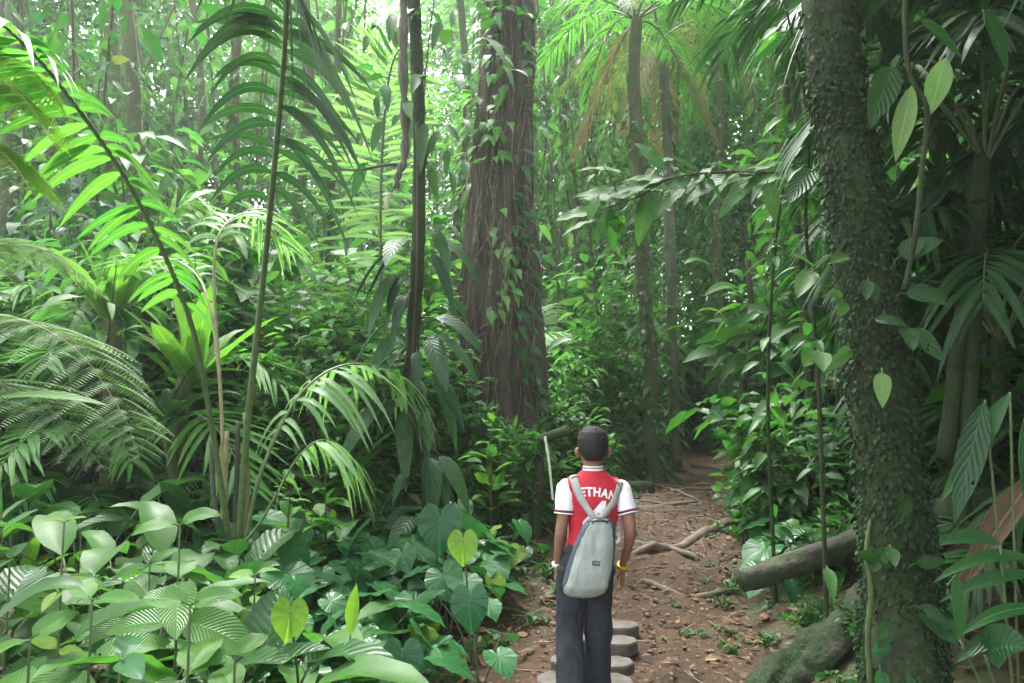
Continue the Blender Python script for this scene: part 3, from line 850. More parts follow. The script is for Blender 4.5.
def on_trunk(z, ph, extra=.03):
    cx = np.interp(z, hz_, tc_[:, 0]); cy = np.interp(z, hz_, tc_[:, 1]); ri = np.clip(np.searchsorted(hz_, z), 0, k_ - 1)
    rj = ((ph % (2 * np.pi)) / (2 * np.pi) * na_).astype(int); rv = rr[ri, rj] + extra
    return np.stack([bx + cx + rv * np.cos(ph), by + cy + rv * np.sin(ph), bz + z], -1), np.stack([np.cos(ph), np.sin(ph), 0 * ph], -1)

for (z0, z1, p0, p1, n, lf, mt, lb) in [
    (.9, 3.6, -1.25, -.75, 80, .2, 'mid', 'dark glossy creeper low on the right front of the big brown trunk'),
    (3.2, 6.4, -1.2, -.4, 70, .2, 'mid', 'green leafy creeper high on the right side of the big brown trunk'),
    (3.9, 6.6, -2.5, -1.5, 100, .24, 'frond_fresh', 'dense creeper hanging over the top front of the big brown trunk'),
    (3.6, 5.2, -2.9, -2.4, 40, .2, 'bright', 'bright creeper on the upper left edge of the big brown trunk'),
    (2.0, 3.4, -1.8, -1.3, 30, .2, 'pale', 'sparse pale leaved creeper on the middle front of the big brown trunk'),
]:
    def lf_fn(n, z0=z0, z1=z1, p0=p0, p1=p1):
        z = rng.uniform(z0, z1, n); return on_trunk(z, rng.uniform(p0, p1, n) + .1 * np.sin(z * 3), rng.uniform(.02, .14, n))
    zz = np.linspace(max(.1, z0 - 1.2), z1, 8); sp_ = on_trunk(zz, (p0 + p1) / 2 + .1 * np.sin(zz * 3), .02)[0]
    creeper(lf_fn, n, lf, .42, mt, lb, stem_pts=[list(x) for x in sp_], group='creepers on the big brown trunk', prof='acum')

def box_fn(c, s, out=(0, -1, 0)):
    def fn(n):
        o = rng.normal(0, 1, (n, 3)) * np.asarray(s)
        return np.asarray(c) + o, norm(np.asarray(out) * .6 + o / np.maximum(np.abs(o).max(), .01) * 1.2)
    return fn

# slender liana trunk left of it, with a large-leaved climber
def straight_tree(name, pts, rad, mat, label, cat='tree', rough=.25, extra=None, n=12, seed=0, samples=80, group=None):
    o = np.asarray(pts[0], float); o = np.array([o[0], o[1], float(G(o[0], o[1]))])
    r = empty(name, o, label, cat, group); a = Acc()
    c = spline(rel(pts, o), samples); tube(a, c, rad, n, 0, rough, seed)
    a.obj('trunk', M[mat], r)
    return r, c + o

def crown_of(r, top, rad, n, leaf=.25, mat='mid', flat=.4, cl=14):
    o = np.array(r.location); f = Acc(); a = Acc()
    for k in range(cl):
        an = k * 2.4; q_ = rad * rng.uniform(.2, 1); e = np.asarray(top) - o + np.array([math.cos(an) * q_, math.sin(an) * q_, rng.uniform(-.2, .6) * rad * flat])
        tube(a, spline([np.asarray(top) - o, (np.asarray(top) - o + e) / 2 + [0, 0, .2], e], 8), (.04, .01), 5)
        m = n // cl; w = rng.normal(0, 1, (m, 3)) * [rad * .25, rad * .25, rad * .12]
        L = leaf * rng.uniform(.6, 1.3, m)
        blades(f, e + w, rand_dir(m, -.6, .3), norm(np.array([0, 0, 1.]) + rng.normal(0, .35, (m, 3))), L, L * .45, .35, 'broad', 3, 3)
    a.obj('branches', M['bark_dark'], r); f.obj('crown', M[mat], r)

d_ = 6.3
lt, lc = straight_tree('slender_tree', [P(432, 515, d_) * [1, 1, 0] + [0, 0, float(G(PX(432, d_), d_)) - .2], P(428, 480, d_), P(411, 420, d_), P(412, 350, d_), P(418, 250, d_), P(419, 120, d_), P(414, 0, d_), P(410, -200, d_)],
              (.075, .06, .055, .055, .055), 'bark_dark', 'slender dark mossy trunk standing left of the big brown trunk', rough=.35, seed=5)
crown_of(lt, P(410, -200, d_), 1.8, 400, .22)
def lian(n):
    t = rng.beta(1.3, 1.3, n) ; z = 1.6 + 0 * t
    py = 225 + t * 290; i_ = np.array([np.argmin(np.abs(lc[:, 2] - P(415, p, d_)[2])) for p in py])
    an = rng.choice([-1, 1], n, p=[.62, .38]) * rng.uniform(.3, 1.5, n) - math.pi / 2
    nr = np.stack([np.cos(an), np.sin(an), 0 * an], -1)
    return lc[i_] + nr * rng.uniform(.05, .2, n)[:, None], nr
creeper(lian, 64, .36, .42, 'dark', 'large dark leaved climber drooping from the slender mossy trunk', prof='broad', droop=.7, ns=7, spread=.3,
        stem_pts=[list(lc[i] + [.03 * math.sin(i), -.06, 0]) for i in range(2, 60, 6)], name='climbing_aroid', srad=.01)
creeper(box_fn(P(432, 70, d_), (.35, .2, .55)), 60, .26, .42, 'mid', 'leafy climber with mid green leaves high on the slender mossy trunk', stem_pts=[list(P(430, 200, d_)), list(P(424, 100, d_)), list(P(436, -20, d_))], name='climbing_vine')
# twisted hanging liana beside it
a = Acc(); c = spline([P(408, -120, 5.6), P(404, 0, 5.6), P(403, 60, 5.6), P(405, 120, 5.6), P(404, 158, 5.6), P(398, 175, 5.6), P(396, 188, 5.6)], 90)
for s in (0, 3.14):
    w = np.linspace(0, 26, 90) + s; tube(a, c + np.stack([np.cos(w), np.sin(w), 0 * w], -1) * .016, (.026, .026, .02, .012), 6, 0, .2, 3)
tube(a, spline([P(404, 164, 5.6), P(385, 165, 5.6), P(350, 170, 5.5), P(310, 160, 5.4)], 30), (.016, .006), 5, 0, .2)
tag(a.obj('hanging_liana', M['bark_far']), 'twisted pale brown liana with a bare side branch, left of the slender mossy trunk', 'liana')

# moss covered slender tree and two palms behind the boy
def epiphytes(r, c, n, lo, hi, rad, leaf=.13, mat='mid', wid=.5):
    t = rng.uniform(lo, hi, n); b = c[(t * (len(c) - 1)).astype(int)] - np.array(r.location)
    o = rand_dir(n, -.2, .2); f = Acc(); L = leaf * rng.uniform(.5, 1.4, n)
    b = b + np.stack([0 * t, 0 * t, rng.uniform(-.08, .08, n)], -1)
    blades(f, b + o * (rad * rng.uniform(.7, 1.9, n))[:, None], norm(o + [0, 0, -.3] + rng.normal(0, .4, (n, 3))), norm(o + [0, 0, .7]), L, L * wid, .4, 'broad', 2, 3, .2)
    return f.obj('foliage', M[mat], r)
def slender(px_pts, d, rad, mat, label, name='slender_tree', ep=500, **kw):
    g = float(G(PX(px_pts[0][0], d), d))
    pts = [[PX(px_pts[0][0], d), d, g - .15]] + [P(x, y, d) for x, y in px_pts[1:]]
    r, c = straight_tree(name, pts, rad, mat, label, seed=int(d * 7), **kw)
    if ep: epiphytes(r, c, ep, .02, .8, float(np.mean(rad)) * 1.2)
    return r, c
m1, c1 = slender([(657, 470), (652, 440), (650, 360), (643, 280), (640, 180), (634, 80), (636, 20)], 11, (.17, .12, .11, .1, .09), 'bark_moss', 'moss covered slender palm trunk rising behind the boy on the left edge of the trail', 'tall_palm', ep=900)
a = Acc()
for k in range(5):                        # flared mossy roots
    an = k * 1.3; tube(a, spline([[0, 0, .45], [math.cos(an) * .16, math.sin(an) * .16, .12], [math.cos(an) * .5, math.sin(an) * .5, -.08]], 12), (.06, .05, .02), 6, 0, .3)
a.obj('root', M['bark_moss'], m1)
m2, c2 = slender([(675, 460), (673, 380), (671, 280), (668, 160), (664, 85), (660, 40)], 12.5, (.10, .09, .08), 'bark_far', 'pale slender palm trunk with a crown of drooping fronds, right of the moss covered palm', 'tall_palm', ep=300)
def palm_crown(r, top, L, nf, mat, dead=3, Lf=.5, n=34, seed=0):
    o = np.array(r.location); tp = np.asarray(top) - o
    for k in range(nf + dead):
        an = k * 2.4 + seed; dd = np.array([math.cos(an), math.sin(an), 0]); l = L * rng.uniform(.8, 1.1); up = rng.uniform(.3, 1.0) if k < nf else -.5
        pts = [tp + dd * l * q * (.95 if k < nf else .4) + [0, 0, l * (up * q - 1.15 * q * q * (.5 + .5 * up)) if k < nf else l * (.1 * q - .9 * q ** 1.3)] for q in np.linspace(0, 1, 6)]
        a = Acc(); frond(a, pts, .15, n, Lf, .04, .45, 62, (.02, .004), nseg=4, drop=.35)
        dry = k >= nf
        a.obj('frond', [M['dryfrond' if dry else mat], M['rachis_tan' if dry else 'rachis']], r)
palm_crown(m1, c1[-1], 2.4, 9, 'frond_fresh', 1)
palm_crown(m2, c2[-1], 2.2, 8, 'olive', 3, seed=1)
m3, c3 = slender([(668, 455), (676, 400), (668, 300), (672, 180), (676, 60), (690, -120)], 13.5, (.12, .10, .08), 'bark_moss', 'dark mossy forest tree standing right behind the pale palm trunk', ep=500)
crown_of(m3, P(690, -120, 13.5), 2.5, 300, .26)
m4, c4 = slender([(745, 470), (742, 400), (752, 340), (748, 260)], 8.8, (.05, .045, .035), 'bark_moss', 'thin crooked stem with broad leaves on the slope right of the trail', 'small_tree', ep=0)
o4 = np.array(m4.location); f = Acc(); n = 60
w = rng.normal(0, 1, (n, 3)) * [.22, .22, .28]; L = rng.uniform(.26, .5, n)
blades(f, P(765, 310, 8.8) - o4 + w, norm(w + [0, 0, .1] + rng.normal(0, .2, (n, 3))), norm(np.array([0, -.2, 1.]) + rng.normal(0, .25, (n, 3))), L, L * .34, .55, 'lance', 7, 5, .25, 0, .05)
f.obj('crown', M['frond_fresh'], m4)

# background trunks one can tell apart on the left
for (x, d, r0, lb) in [(300, 14, .16, 'thin grey trunk veiled by mist behind the pale arching frond'), (130, 13, .19, 'straight grey brown trunk in the mist left of the dark hanging frond'),
                   (188, 17, .13, 'very thin pale trunk rising to the bright gap in the canopy'), (243, 12, .12, 'mossy thin trunk behind the palm clump'), (95, 15, .22, 'broad misty trunk behind the bright strap leaved plant'),
                   (335, 11, .07, 'thin straight sapling trunk between the palm clump and the mossy trunk'), (455, 13, .1, 'slim trunk just left of the big brown trunk, half hidden by leaves'), (15, 12, .2, 'vine wrapped trunk at the left edge of the view'),
                   (570, 15, .12, 'thin mossy trunk in the gap right of the big brown trunk'), (612, 17, .1, 'distant thin trunk above the boy'), (720, 15, .12, 'thin trunk rising beyond the end of the trail'), (790, 12, .1, 'thin trunk in the leaves just left of the dark ivy trunk'),
                   (980, 9, .1, 'thin leaning trunk in the shade at the right edge')]:
    r, c = slender([(x, 470), (x + rng.normal(0, 3), 400), (x + rng.normal(0, 6), 250), (x + rng.normal(0, 9), 100), (x + rng.normal(0, 12), -100)], d, (r0, r0 * .8, r0 * .6), 'bark_moss', lb, ep=900)
    crown_of(r, c[-1], 2.4, 260, .22, 'far')

# heart-leaf climber wrapping a trunk at the left edge of the photograph
creeper(box_fn(P(55, 215, 8.5), (.5, .3, .9)), 150, .24, .75, 'taro', 'climber with round pale leaves clothing a trunk in the upper left', stem_pts=[list(P(60, 420, 8.5)), list(P(50, 250, 8.5)), list(P(58, 90, 8.5))], name='climbing_aroid', prof='broad', base=P(60, 420, 8.5))

# ------------------------------------------------------------------ dark tree at right
d_ = 3.35
g_ = float(G(PX(905, d_), d_))
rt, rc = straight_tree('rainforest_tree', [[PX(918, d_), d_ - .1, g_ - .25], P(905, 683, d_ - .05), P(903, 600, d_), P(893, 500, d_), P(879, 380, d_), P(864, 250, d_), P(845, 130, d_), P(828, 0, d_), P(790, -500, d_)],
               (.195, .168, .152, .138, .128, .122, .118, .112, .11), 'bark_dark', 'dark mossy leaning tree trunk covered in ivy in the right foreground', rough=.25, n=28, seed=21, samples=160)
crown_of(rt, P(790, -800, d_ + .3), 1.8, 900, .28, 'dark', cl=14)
a = Acc()
tube(a, spline(rel([P(872, 700, d_ - .15), P(868, 640, d_ - .14), P(871, 590, d_ - .12), P(866, 550, d_ - .1), P(874, 505, d_ - .05)], rt.location), 30), (.014, .011, .008), 8, 0, .5, 3)
a.obj('aerial_root', M['bark_moss'], rt)
n = 17000; t = rng.uniform(0, .9, n) ** 1.15; i_ = (t * 159).astype(int); an = rng.uniform(0, 6.28, n)
rad_ = np.interp(i_ / 159, np.linspace(0, 1, 9), (.195, .168, .152, .138, .128, .122, .118, .112, .11)) * .98 + rng.uniform(.0, .022, n)
nr = np.stack([np.cos(an), np.sin(an), 0 * an], -1); f = Acc(); L = rng.uniform(.012, .030, n)
b0 = np.array(rt.location)
blades(f, rc[i_] - b0 + nr * rad_[:, None] + np.stack([0 * t, 0 * t, rng.uniform(-.02, .02, n)], -1), norm(nr * .35 + [0, 0, -.7] + rng.normal(0, .4, (n, 3))), norm(nr + rng.normal(0, .35, (n, 3))), L, L * .75, .2, 'broad', 2, 3, .2)
ivy = empty('climbing_ivy', b0, 'mat of tiny dark ivy leaves covering the leaning trunk in the right foreground', 'ivy'); f.obj('foliage', M['ivy'], ivy)
# larger leaves growing from the trunk, one climber each patch
for (pts, sz, mt, lb) in [
    ([(868, 278, 35, -70), (872, 318, 25, -10)], .13, 'dark', 'two glossy oval leaves on the middle of the ivy covered trunk'),
    ([(900, 293, 30, 0), (905, 325, 45, -60), (896, 260, 24, 40)], .19, 'dark', 'dark pointed leaves sticking out right from the ivy covered trunk'),
    ([(882, 368, 40, -95)], .16, 'pale', 'single torn pale leaf hanging on the ivy covered trunk'),
    ([(855, 350, 22, 200), (846, 300, 22, 160), (850, 255, 22, 190)], .13, 'mid', 'three small leaves on the left edge of the ivy covered trunk'),
    ([(900, 522, 30, 85), (890, 545, 28, 210), (912, 565, 26, 20), (914, 605, 28, -60), (895, 620, 26, 215), (880, 565, 22, 130)], .13, 'dark', 'sparse shoots with pointed leaves on the lower ivy covered trunk'),
    ([(893, 640, 24, 190), (930, 625, 24, 10), (880, 665, 24, 260), (905, 668, 22, -60)], .12, 'taro', 'small glossy leaves near the foot of the ivy covered trunk'),
    ([(818, 165, 60, 225)], .22, 'dark', 'big dark leaves hanging off the left edge of the trunk near the top'),
    ([(815, 268, 40, 215), (818, 350, 30, 200)], .2, 'mid', 'glossy leaves catching the light just left of the ivy covered trunk'),
]:
    o0 = P(pts[0][0], pts[0][1], d_ - .16); r = empty('climbing_plant', o0, lb, 'climbing plant', 'larger leaves on the ivy covered trunk'); s_ = Acc()
    for (x, y, l_, dg) in pts:
        b = P(x, y, d_ - .19) - o0; dv = np.array([math.cos(R(dg)), -.35, math.sin(R(dg))])
        for q in range(2 if len(pts) > 1 else 1):
            a = Acc(); blades(a, b, dv + rng.normal(0, .15 + q * .3, 3), np.array([0, -1., .5]) + rng.normal(0, .2, 3), sz * rng.uniform(.7, 1), sz * .45, .2, 'broad', 8, 5, .2, 0, .04, .15); a.obj('leaf', M[mt], r)
        tube(s_, [b, b + [0, .08, -.05], b + [.0, .2, -.12]], .004, 4)
    s_.obj('stem', M['stem_dark'], r)

# ------------------------------------------------------------------ near palms and ferns on the left
d_ = 5.2
o = np.array(ground_pt(PX(232, d_), d_))
pc_ = empty('clumping_palm', o, 'tall clumping palm with long arching dark fronds in the left middle ground', 'palm')
def cl_frond(pix, mat, rmat='rachis', **kw):
    a = Acc(); frond(a, rel([P(*p) for p in pix], o), **kw); return a.obj('frond', [M[mat], M[rmat]], pc_)
cl_frond([(230, 548, 5.2), (214, 440, 5.0), (190, 320, 4.6), (135, 195, 4.0), (60, 85, 3.5), (0, 22, 3.2), (-70, -30, 3.0)], 'frond_fresh', t0=.36, n=30, Lf=.5, Wf=.075, droop=.5, angle=80, rr=(.022, .006), drop=.3, lift=.0, shape=lambda u: .45 + .75 * np.clip(u * 1.3, 0, 1), fold=.15, nseg=8)
cl_frond([(238, 548, 5.2), (248, 420, 5.1), (262, 290, 4.8), (274, 170, 4.3), (283, 70, 3.9), (287, 0, 3.6), (286, -70, 3.2), (275, -120, 2.9)], 'frond_dark', t0=.40, n=34, Lf=.62, Wf=.068, droop=.85, angle=72, rr=(.026, .007), drop=.05, lift=.05, up=(0, -1, .15), shape=lambda u: .6 + .4 * np.sin(np.pi * np.clip(u, 0, 1)), fold=.2, nseg=9)
cl_frond([(226, 548, 5.3), (221, 400, 5.4), (214, 270, 5.6), (225, 225, 5.8), (255, 215, 6.2), (290, 250, 6.5)], 'frond_pale', 'rachis_tan', t0=.5, n=22, Lf=.5, Wf=.04, droop=.6, rr=(.016, .004))
cl_frond([(222, 548, 5.3), (222, 420, 5.5), (208, 300, 5.8), (180, 262, 6.2), (140, 262, 6.6), (110, 290, 6.8)], 'frond_pale', 'rachis_tan', t0=.5, n=22, Lf=.5, Wf=.035, droop=.5, rr=(.014, .004))
cl_frond([(244, 548, 5.1), (262, 470, 5.1), (300, 395, 5.3), (345, 365, 5.6), (395, 372, 5.9), (420, 400, 6.0)], 'frond_pale', t0=.3, n=24, Lf=.5, Wf=.055, droop=.8, rr=(.016, .004), drop=.5)
cl_frond([(236, 552, 5.0), (275, 490, 4.9), (240, 470, 4.8), (290, 440, 4.7), (330, 455, 4.6)][:1] + [(262, 520, 5), (300, 455, 5), (330, 440, 5.1), (360, 465, 5.2)], 'frond_pale', t0=.4, n=14, Lf=.42, Wf=.05, droop=.8, rr=(.012, .003), drop=.5)
for k in range(4):
    x = 214 + k * 11; a = Acc(); tube(a, rel(spline([P(226 + k * 4, 560, 5.2 + .05 * k), P(x, 500, 5.2 + .06 * k), P(x - 3 + 6 * math.sin(k), 440 - 9 * k, 5.3)], 20), o), (.024, .016), 6)
    a.obj('old_stalk', M['rachis_tan' if k % 2 else 'stem_dark'], pc_)

# pale tall palm behind
o = np.array(ground_pt(PX(372, 7.6), 7.6)); pc_ = empty('tall_pale_palm', o, 'pale green palm with a huge upright feather frond left of the mossy slender trunk', 'palm')
cl_frond([(372, 520, 7.6), (377, 400, 7.5), (380, 280, 7.4), (381, 180, 7.3), (386, 100, 7.1), (393, 62, 6.9), (402, 45, 6.8)], 'frond_pale', t0=.36, n=46, Lf=.70, Wf=.055, droop=.22, angle=84, rr=(.024, .005), up=(0, -1, .15), lift=.1, shape=lambda u: np.sin(np.pi * (.15 + u * .78)) ** .7, fold=.2)
cl_frond([(370, 520, 7.6), (360, 380, 7.7), (345, 240, 7.9), (338, 140, 8.0), (360, 80, 8.2), (395, 60, 8.4)], 'frond_pale', t0=.35, n=34, Lf=.7, Wf=.05, droop=.4, angle=70, rr=(.024, .005), up=(0, -1, .4))
cl_frond([(374, 520, 7.6), (385, 330, 7.8), (372, 200, 8.1), (330, 150, 8.4), (280, 170, 8.7)], 'frond_pale', t0=.4, n=30, Lf=.6, Wf=.05, droop=.5, rr=(.02, .005))

def fern_plant(name, base, fronds, mat, label, n=20, Lp=.35, **kw):
    r = empty(name, base, label, 'fern')
    for pix in fronds:
        a = Acc(); fern(a, rel([P(*p) for p in pix], base), n, Lp, **kw); a.obj('frond', [M[mat], M['rachis_tan']], r)
    return r
b = P(-110, 470, 3.7); b[2] = float(G(b[0], b[1])) - .0
gb = b.copy()
fern_plant('tree_fern', gb, [[(-110, 430, 3.7), (-60, 350, 3.7), (0, 318, 3.7), (70, 345, 3.65), (120, 410, 3.6), (140, 460, 3.55)],
                            [(-110, 430, 3.7), (-70, 400, 3.6), (-20, 380, 3.5), (50, 410, 3.4), (105, 470, 3.4)],
                            [(-110, 430, 3.8), (-80, 300, 4.0), (-20, 250, 4.2), (50, 255, 4.4), (110, 300, 4.5)]], 'fern', 'grey green lacy tree fern spreading in from the left edge', 24, .52, dens=22)
a = Acc(); tube(a, [[0, 0, -.2], [0, 0, .8], list(np.array(P(-110, 430, 3.7)) - gb)], (.07, .05), 8, 0, .3); a.obj('trunk', M['bark_dark'], [x for x in bpy.data.objects if x.name == 'tree_fern'][0])
b = P(-130, 100, 3.2)
gb = np.array([b[0], b[1], float(G(b[0], b[1]))])
tf = fern_plant('bright_tree_fern', gb, [[(-130, 110, 3.2), (-80, 70, 3.2), (-30, 66, 3.15), (20, 95, 3.1), (58, 150, 3.05)], [(-130, 110, 3.2), (-80, 120, 3.1), (-30, 130, 3.0), (10, 160, 2.95), (30, 190, 2.9)], [(-130, 110, 3.3), (-80, 30, 3.4), (-20, 50, 3.4), (30, 70, 3.4), (55, 100, 3.4)]], 'fern_bright', 'bright yellow green fern fronds reaching in at the upper left edge', 20, .34, dens=20, sag=.45)
a = Acc(); tube(a, [[0, 0, -.2], [0, 0, 1.5], list(b - gb)], (.09, .06), 8, 0, .3); a.obj('trunk', M['bark_dark'], tf)

# rosette plants
def put_k(k, px, d, label, rz=None, sc=1, dz=0, group=None, tilt=(0, 0), cat=None):
    x = PX(px, d); return K[k].place(ground_pt(x, d, dz), rz, sc, label, group, tilt)
K['bladeE'] = Kind(rosette('strap_leaf_plant', 14, .75, .13, 'bright', (.7, 1.45), .25), 'plant')
K['bladeE'].place(P(112, 322, 6.6), 0, 1.35, 'bright lime green rosette perched high in the left middle ground')
a = Acc(); b = P(112, 312, 6.6); tube(a, spline([[b[0], b[1], G(b[0], b[1]) - .2], [b[0] + .05, b[1], 1], list(b)], 20), (.1, .07), 9, 0, .3, 4)
tag(a.obj('tree_stump', M['bark_moss']), 'mossy stump that carries the bright lime green rosette', 'stump')
K['bladeE'].place(P(192, 382, 6.2), 2, 1.4, 'fresh green upright rosette behind the palm clump stalks')
K['bladeB'].place(P(165, 420, 6.0), 1, .9, 'dark drooping strap leaved plant below the lime green rosette')
a = Acc(); b = P(185, 400, 6.2); tube(a, spline([[b[0], b[1], G(b[0], b[1]) - .2], [b[0] - .05, b[1], .8], list(P(185, 376, 6.2))], 20), (.08, .06), 9, 0, .3, 8); tube(a, spline([[b[0], b[1], .6], list(P(165, 422, 6.0))], 6), .04, 6, 0, .3)
tag(a.obj('tree_stump', M['bark_moss']), 'mossy forked stump behind the palm clump', 'stump')

dk = ['bladeB', 'bladeC', 'bladeD', 'bladeA']
scatter(dk, 22, (-20, 215), (4.7, 7.2), 'broad leaved plant in the shade between the tree fern and the palm clump', 'shade plants on the left', (.7, 1.15), .5, .1)
scatter(dk + ['palmC'], 14, (255, 380), (5.9, 8), 'broad leaved plant between the palm clump and the slender mossy trunk', 'shade plants near the palm clump', (.5, .95), .5, .1)
scatter(['shrubA', 'shrubB', 'herb'], 24, (240, 440), (6.3, 8.5), 'small leaved undergrowth plant below the huge pale frond', 'undergrowth below the pale frond', (.5, 1.0), .5, .1)
scatter(['shrubB', 'herb', 'herb'], 16, (425, 535), (7.2, 8.6), 'small leafy plant at the foot of the big brown trunk', 'plants at the foot of the big trunk', (.45, .8), .35, .1)
scatter(['herb', 'shrubB', 'aroidC'], 14, (535, 625), (8.0, 10.5), 'low green plant beside the left edge of the trail, beyond the boy', 'low plants left of the trail', (.5, .9), .15, .1)
# dark leafy bush and red-tinged one on the trunk's foot
K['bush'] = Kind(shrub('leafy_bush', 1.25, .45, 420, .12, .5, 'mid', 8), 'bush')
K['bush'].place(ground_pt(PX(482, 7.9), 7.9), 0, 1.05, 'leafy bush with small glossy leaves in front of the foot of the big brown trunk')
K['bush'].place(ground_pt(PX(520, 8.3), 8.3), 2, .6, 'low bush with small leaves at the right foot of the big brown trunk')
K['thin2'] = Kind(shrub('broadleaf_shrub', .62, .3, 26, .24, .52, 'corr', 4, 'oval', .3), 'shrub')
KD['thin2'] = 'broad ribbed leaf shrub'; KD['aroidY'] = 'heart leaved plant, young leaves yellowish'
K['shrubS'] = Kind(shrub('bank_shrub', .9, .45, 150, .19, .5, 'mid', 8, 'broad', .4), 'shrub')
KD['shrubS'] = 'bushy shrub with broad leaves'
K['thin'] = Kind(shrub('sapling', 1.35, .3, 34, .24, .45, 'bright', 2, 'broad', .3), 'sapling')
K['thin'].place(ground_pt(PX(492, 6.9), 6.9), 1, 1.0, 'thin sapling with bright leaves in front of the big brown trunk')
K['thin'].place(ground_pt(PX(330, 5.6), 5.6), 3, .8, 'thin sapling with pale leaves at the back of the heart leaved patch')
K['thin'].place(ground_pt(PX(290, 5.2), 5.2), 5, .75, 'thin sapling with a few leaves right of the palm clump')

# ------------------------------------------------------------------ heart-leaved patch, left foreground
def patch(kinds, pts, label, group, sc=(.75, 1.15)):
    for (x, y) in pts:
        kn = kinds[rng.integers(len(kinds))]; s_ = rng.uniform(*sc); q_ = int((512 + F_PX * x / y) // 60)
        where = ['at the far left', 'at the far left', 'at the left', 'at the left', 'left of the palm clump', 'below the palm clump', 'below the slender trunk', 'under the big trunk', 'beside the trail', 'beside the boy'][min(9, max(0, q_))]
        row = 'front row' if y < 3.6 else 'second row' if y < 4.3 else 'third row' if y < 5 else 'fourth row' if y < 5.8 else 'back row'
        K[kn].place(ground_pt(x, y), None, s_, f"{'tall' if s_ > .72 else 'mid height' if s_ > .58 else 'short'} {KD[kn]} {where}, {row}", group, (rng.normal(0, .06), rng.normal(0, .06)))
pp = []
tries = 0
while len(pp) < 92 and tries < 6000:
    tries += 1
    y = rng.uniform(2.9, 6.6); x = PX(rng.uniform(235, 540), y)
    if x > path_c(y) - path_w(y) - .28 + .15 * math.sin(y * 5): continue
    if x < PX(235, y) : continue
    if any((x - u) ** 2 + (y - v) ** 2 < .19 ** 2 for u, v in pp): continue
    pp.append((x, y))
front = [p for p in pp if p[1] < 4.3]; back = [p for p in pp if p[1] >= 4.3]
patch(['aroidA', 'aroidB', 'aroidC'], front, 'glossy heart leaved plant in the near part of the left foreground patch', 'heart leaved plants, near part', (.45, .68))
patch(['aroidA', 'aroidB', 'aroidC', 'aroidA', 'aroidY'], back, 'glossy heart leaved plant in the far part of the patch left of the boy', 'heart leaved plants, far part', (.55, .85))
# single leaves that stand out
def lone_aroid(px, py, d, s, face, mat, label, D=None, hgt=None):
    e = P(px, py, d); g = np.array(ground_pt(e[0] + .05, e[1] + .1)); r = empty('heart_leaf_plant', g, label, 'plant'); a = Acc()
    tube(a, spline([[0, 0, -.05], (e - g) * [.5, .5, .6], e - g], 12), (.008, .005), 6, 1)
    put(a, HEART, D if D is not None else np.array([0, -.35, -1.]), np.array(face, float), e - g, s)
    a.obj('leaf', [M[mat], M['stem']], r)
    for k in range(3):
        b = Acc(); an = k * 2.1 + 1; dd = np.array([math.cos(an), math.sin(an), 0]); f_ = dd * .22 + [0, 0, (e - g)[2] * .55]
        tube(b, spline([[0, 0, -.05], dd * .08 + [0, 0, (e - g)[2] * .3], f_], 8), (.006, .004), 5, 1)
        put(b, HEART, norm(dd + [0, 0, -.4]), norm(np.array([0, 0, 1.]) + dd * .5), f_, s * .85); b.obj('leaf', [M['taro'], M['stem']], r)
lone_aroid(463, 541, 4.5, .19, (0, -1, .2), 'heart_bright', 'backlit yellow green heart leaf standing up at the right side of the patch')
lone_aroid(440, 520, 4.9, .30, (0, -1, .45), 'taro', 'large ribbed heart leaf facing the camera at the back of the patch')
lone_aroid(290, 612, 3.2, .16, (.5, -1, .7), 'heart_bright', 'bright green heart leaf standing up at the bottom of the patch')
lone_aroid(402, 655, 3.6, .21, (.1, -.9, .6), 'taro', 'big dark ribbed heart leaf near the bottom edge beside the trail')
lone_aroid(470, 600, 4.0, .22, (-.2, -.5, .9), 'taro', 'large heart leaf leaning over the left edge of the trail')
def lone_blade(base, D, N, L, W, mat, label, prof='strap', droop=.4, name='strap_leaf', fold=.2, cat='leaf', petiole=True, gx=0, gy=0):
    g = np.array(ground_pt(base[0] + gx, base[1] + gy)); r = empty(name, g, label, cat); a = Acc()
    tube(a, spline([[0, 0, -.05], (base - g) * [.3, .3, .6], base - g], 12), (.008, .005), 6, 1)
    blades(a, base - g, D, N, L, W, droop, prof, 14, 7, fold, 0, .04); a.obj('leaf', [M[mat], M['stem']], r); return r
lone_blade(P(350, 635, 3.3), (.12, 0, 1), (-.5, -1, .3), .22, .075, 'heart_bright', 'young yellow green upright leaf among the heart leaves', 'lance', 0)
lone_blade(P(-5, 398, 2.5), (1, .1, .15), (0, -.45, 1), .37, .06, 'bright', 'long bright strap leaf crossing the left edge in front of the tree fern', 'lance', .22, gx=-.1)
lone_blade(P(-12, 630, 2.2), (.75, .3, 1.0), (-.7, -.5, .6), .38, .085, 'mid', 'broad arching blade leaf folding over at the lower left edge', 'strap', .5, gx=-.05)
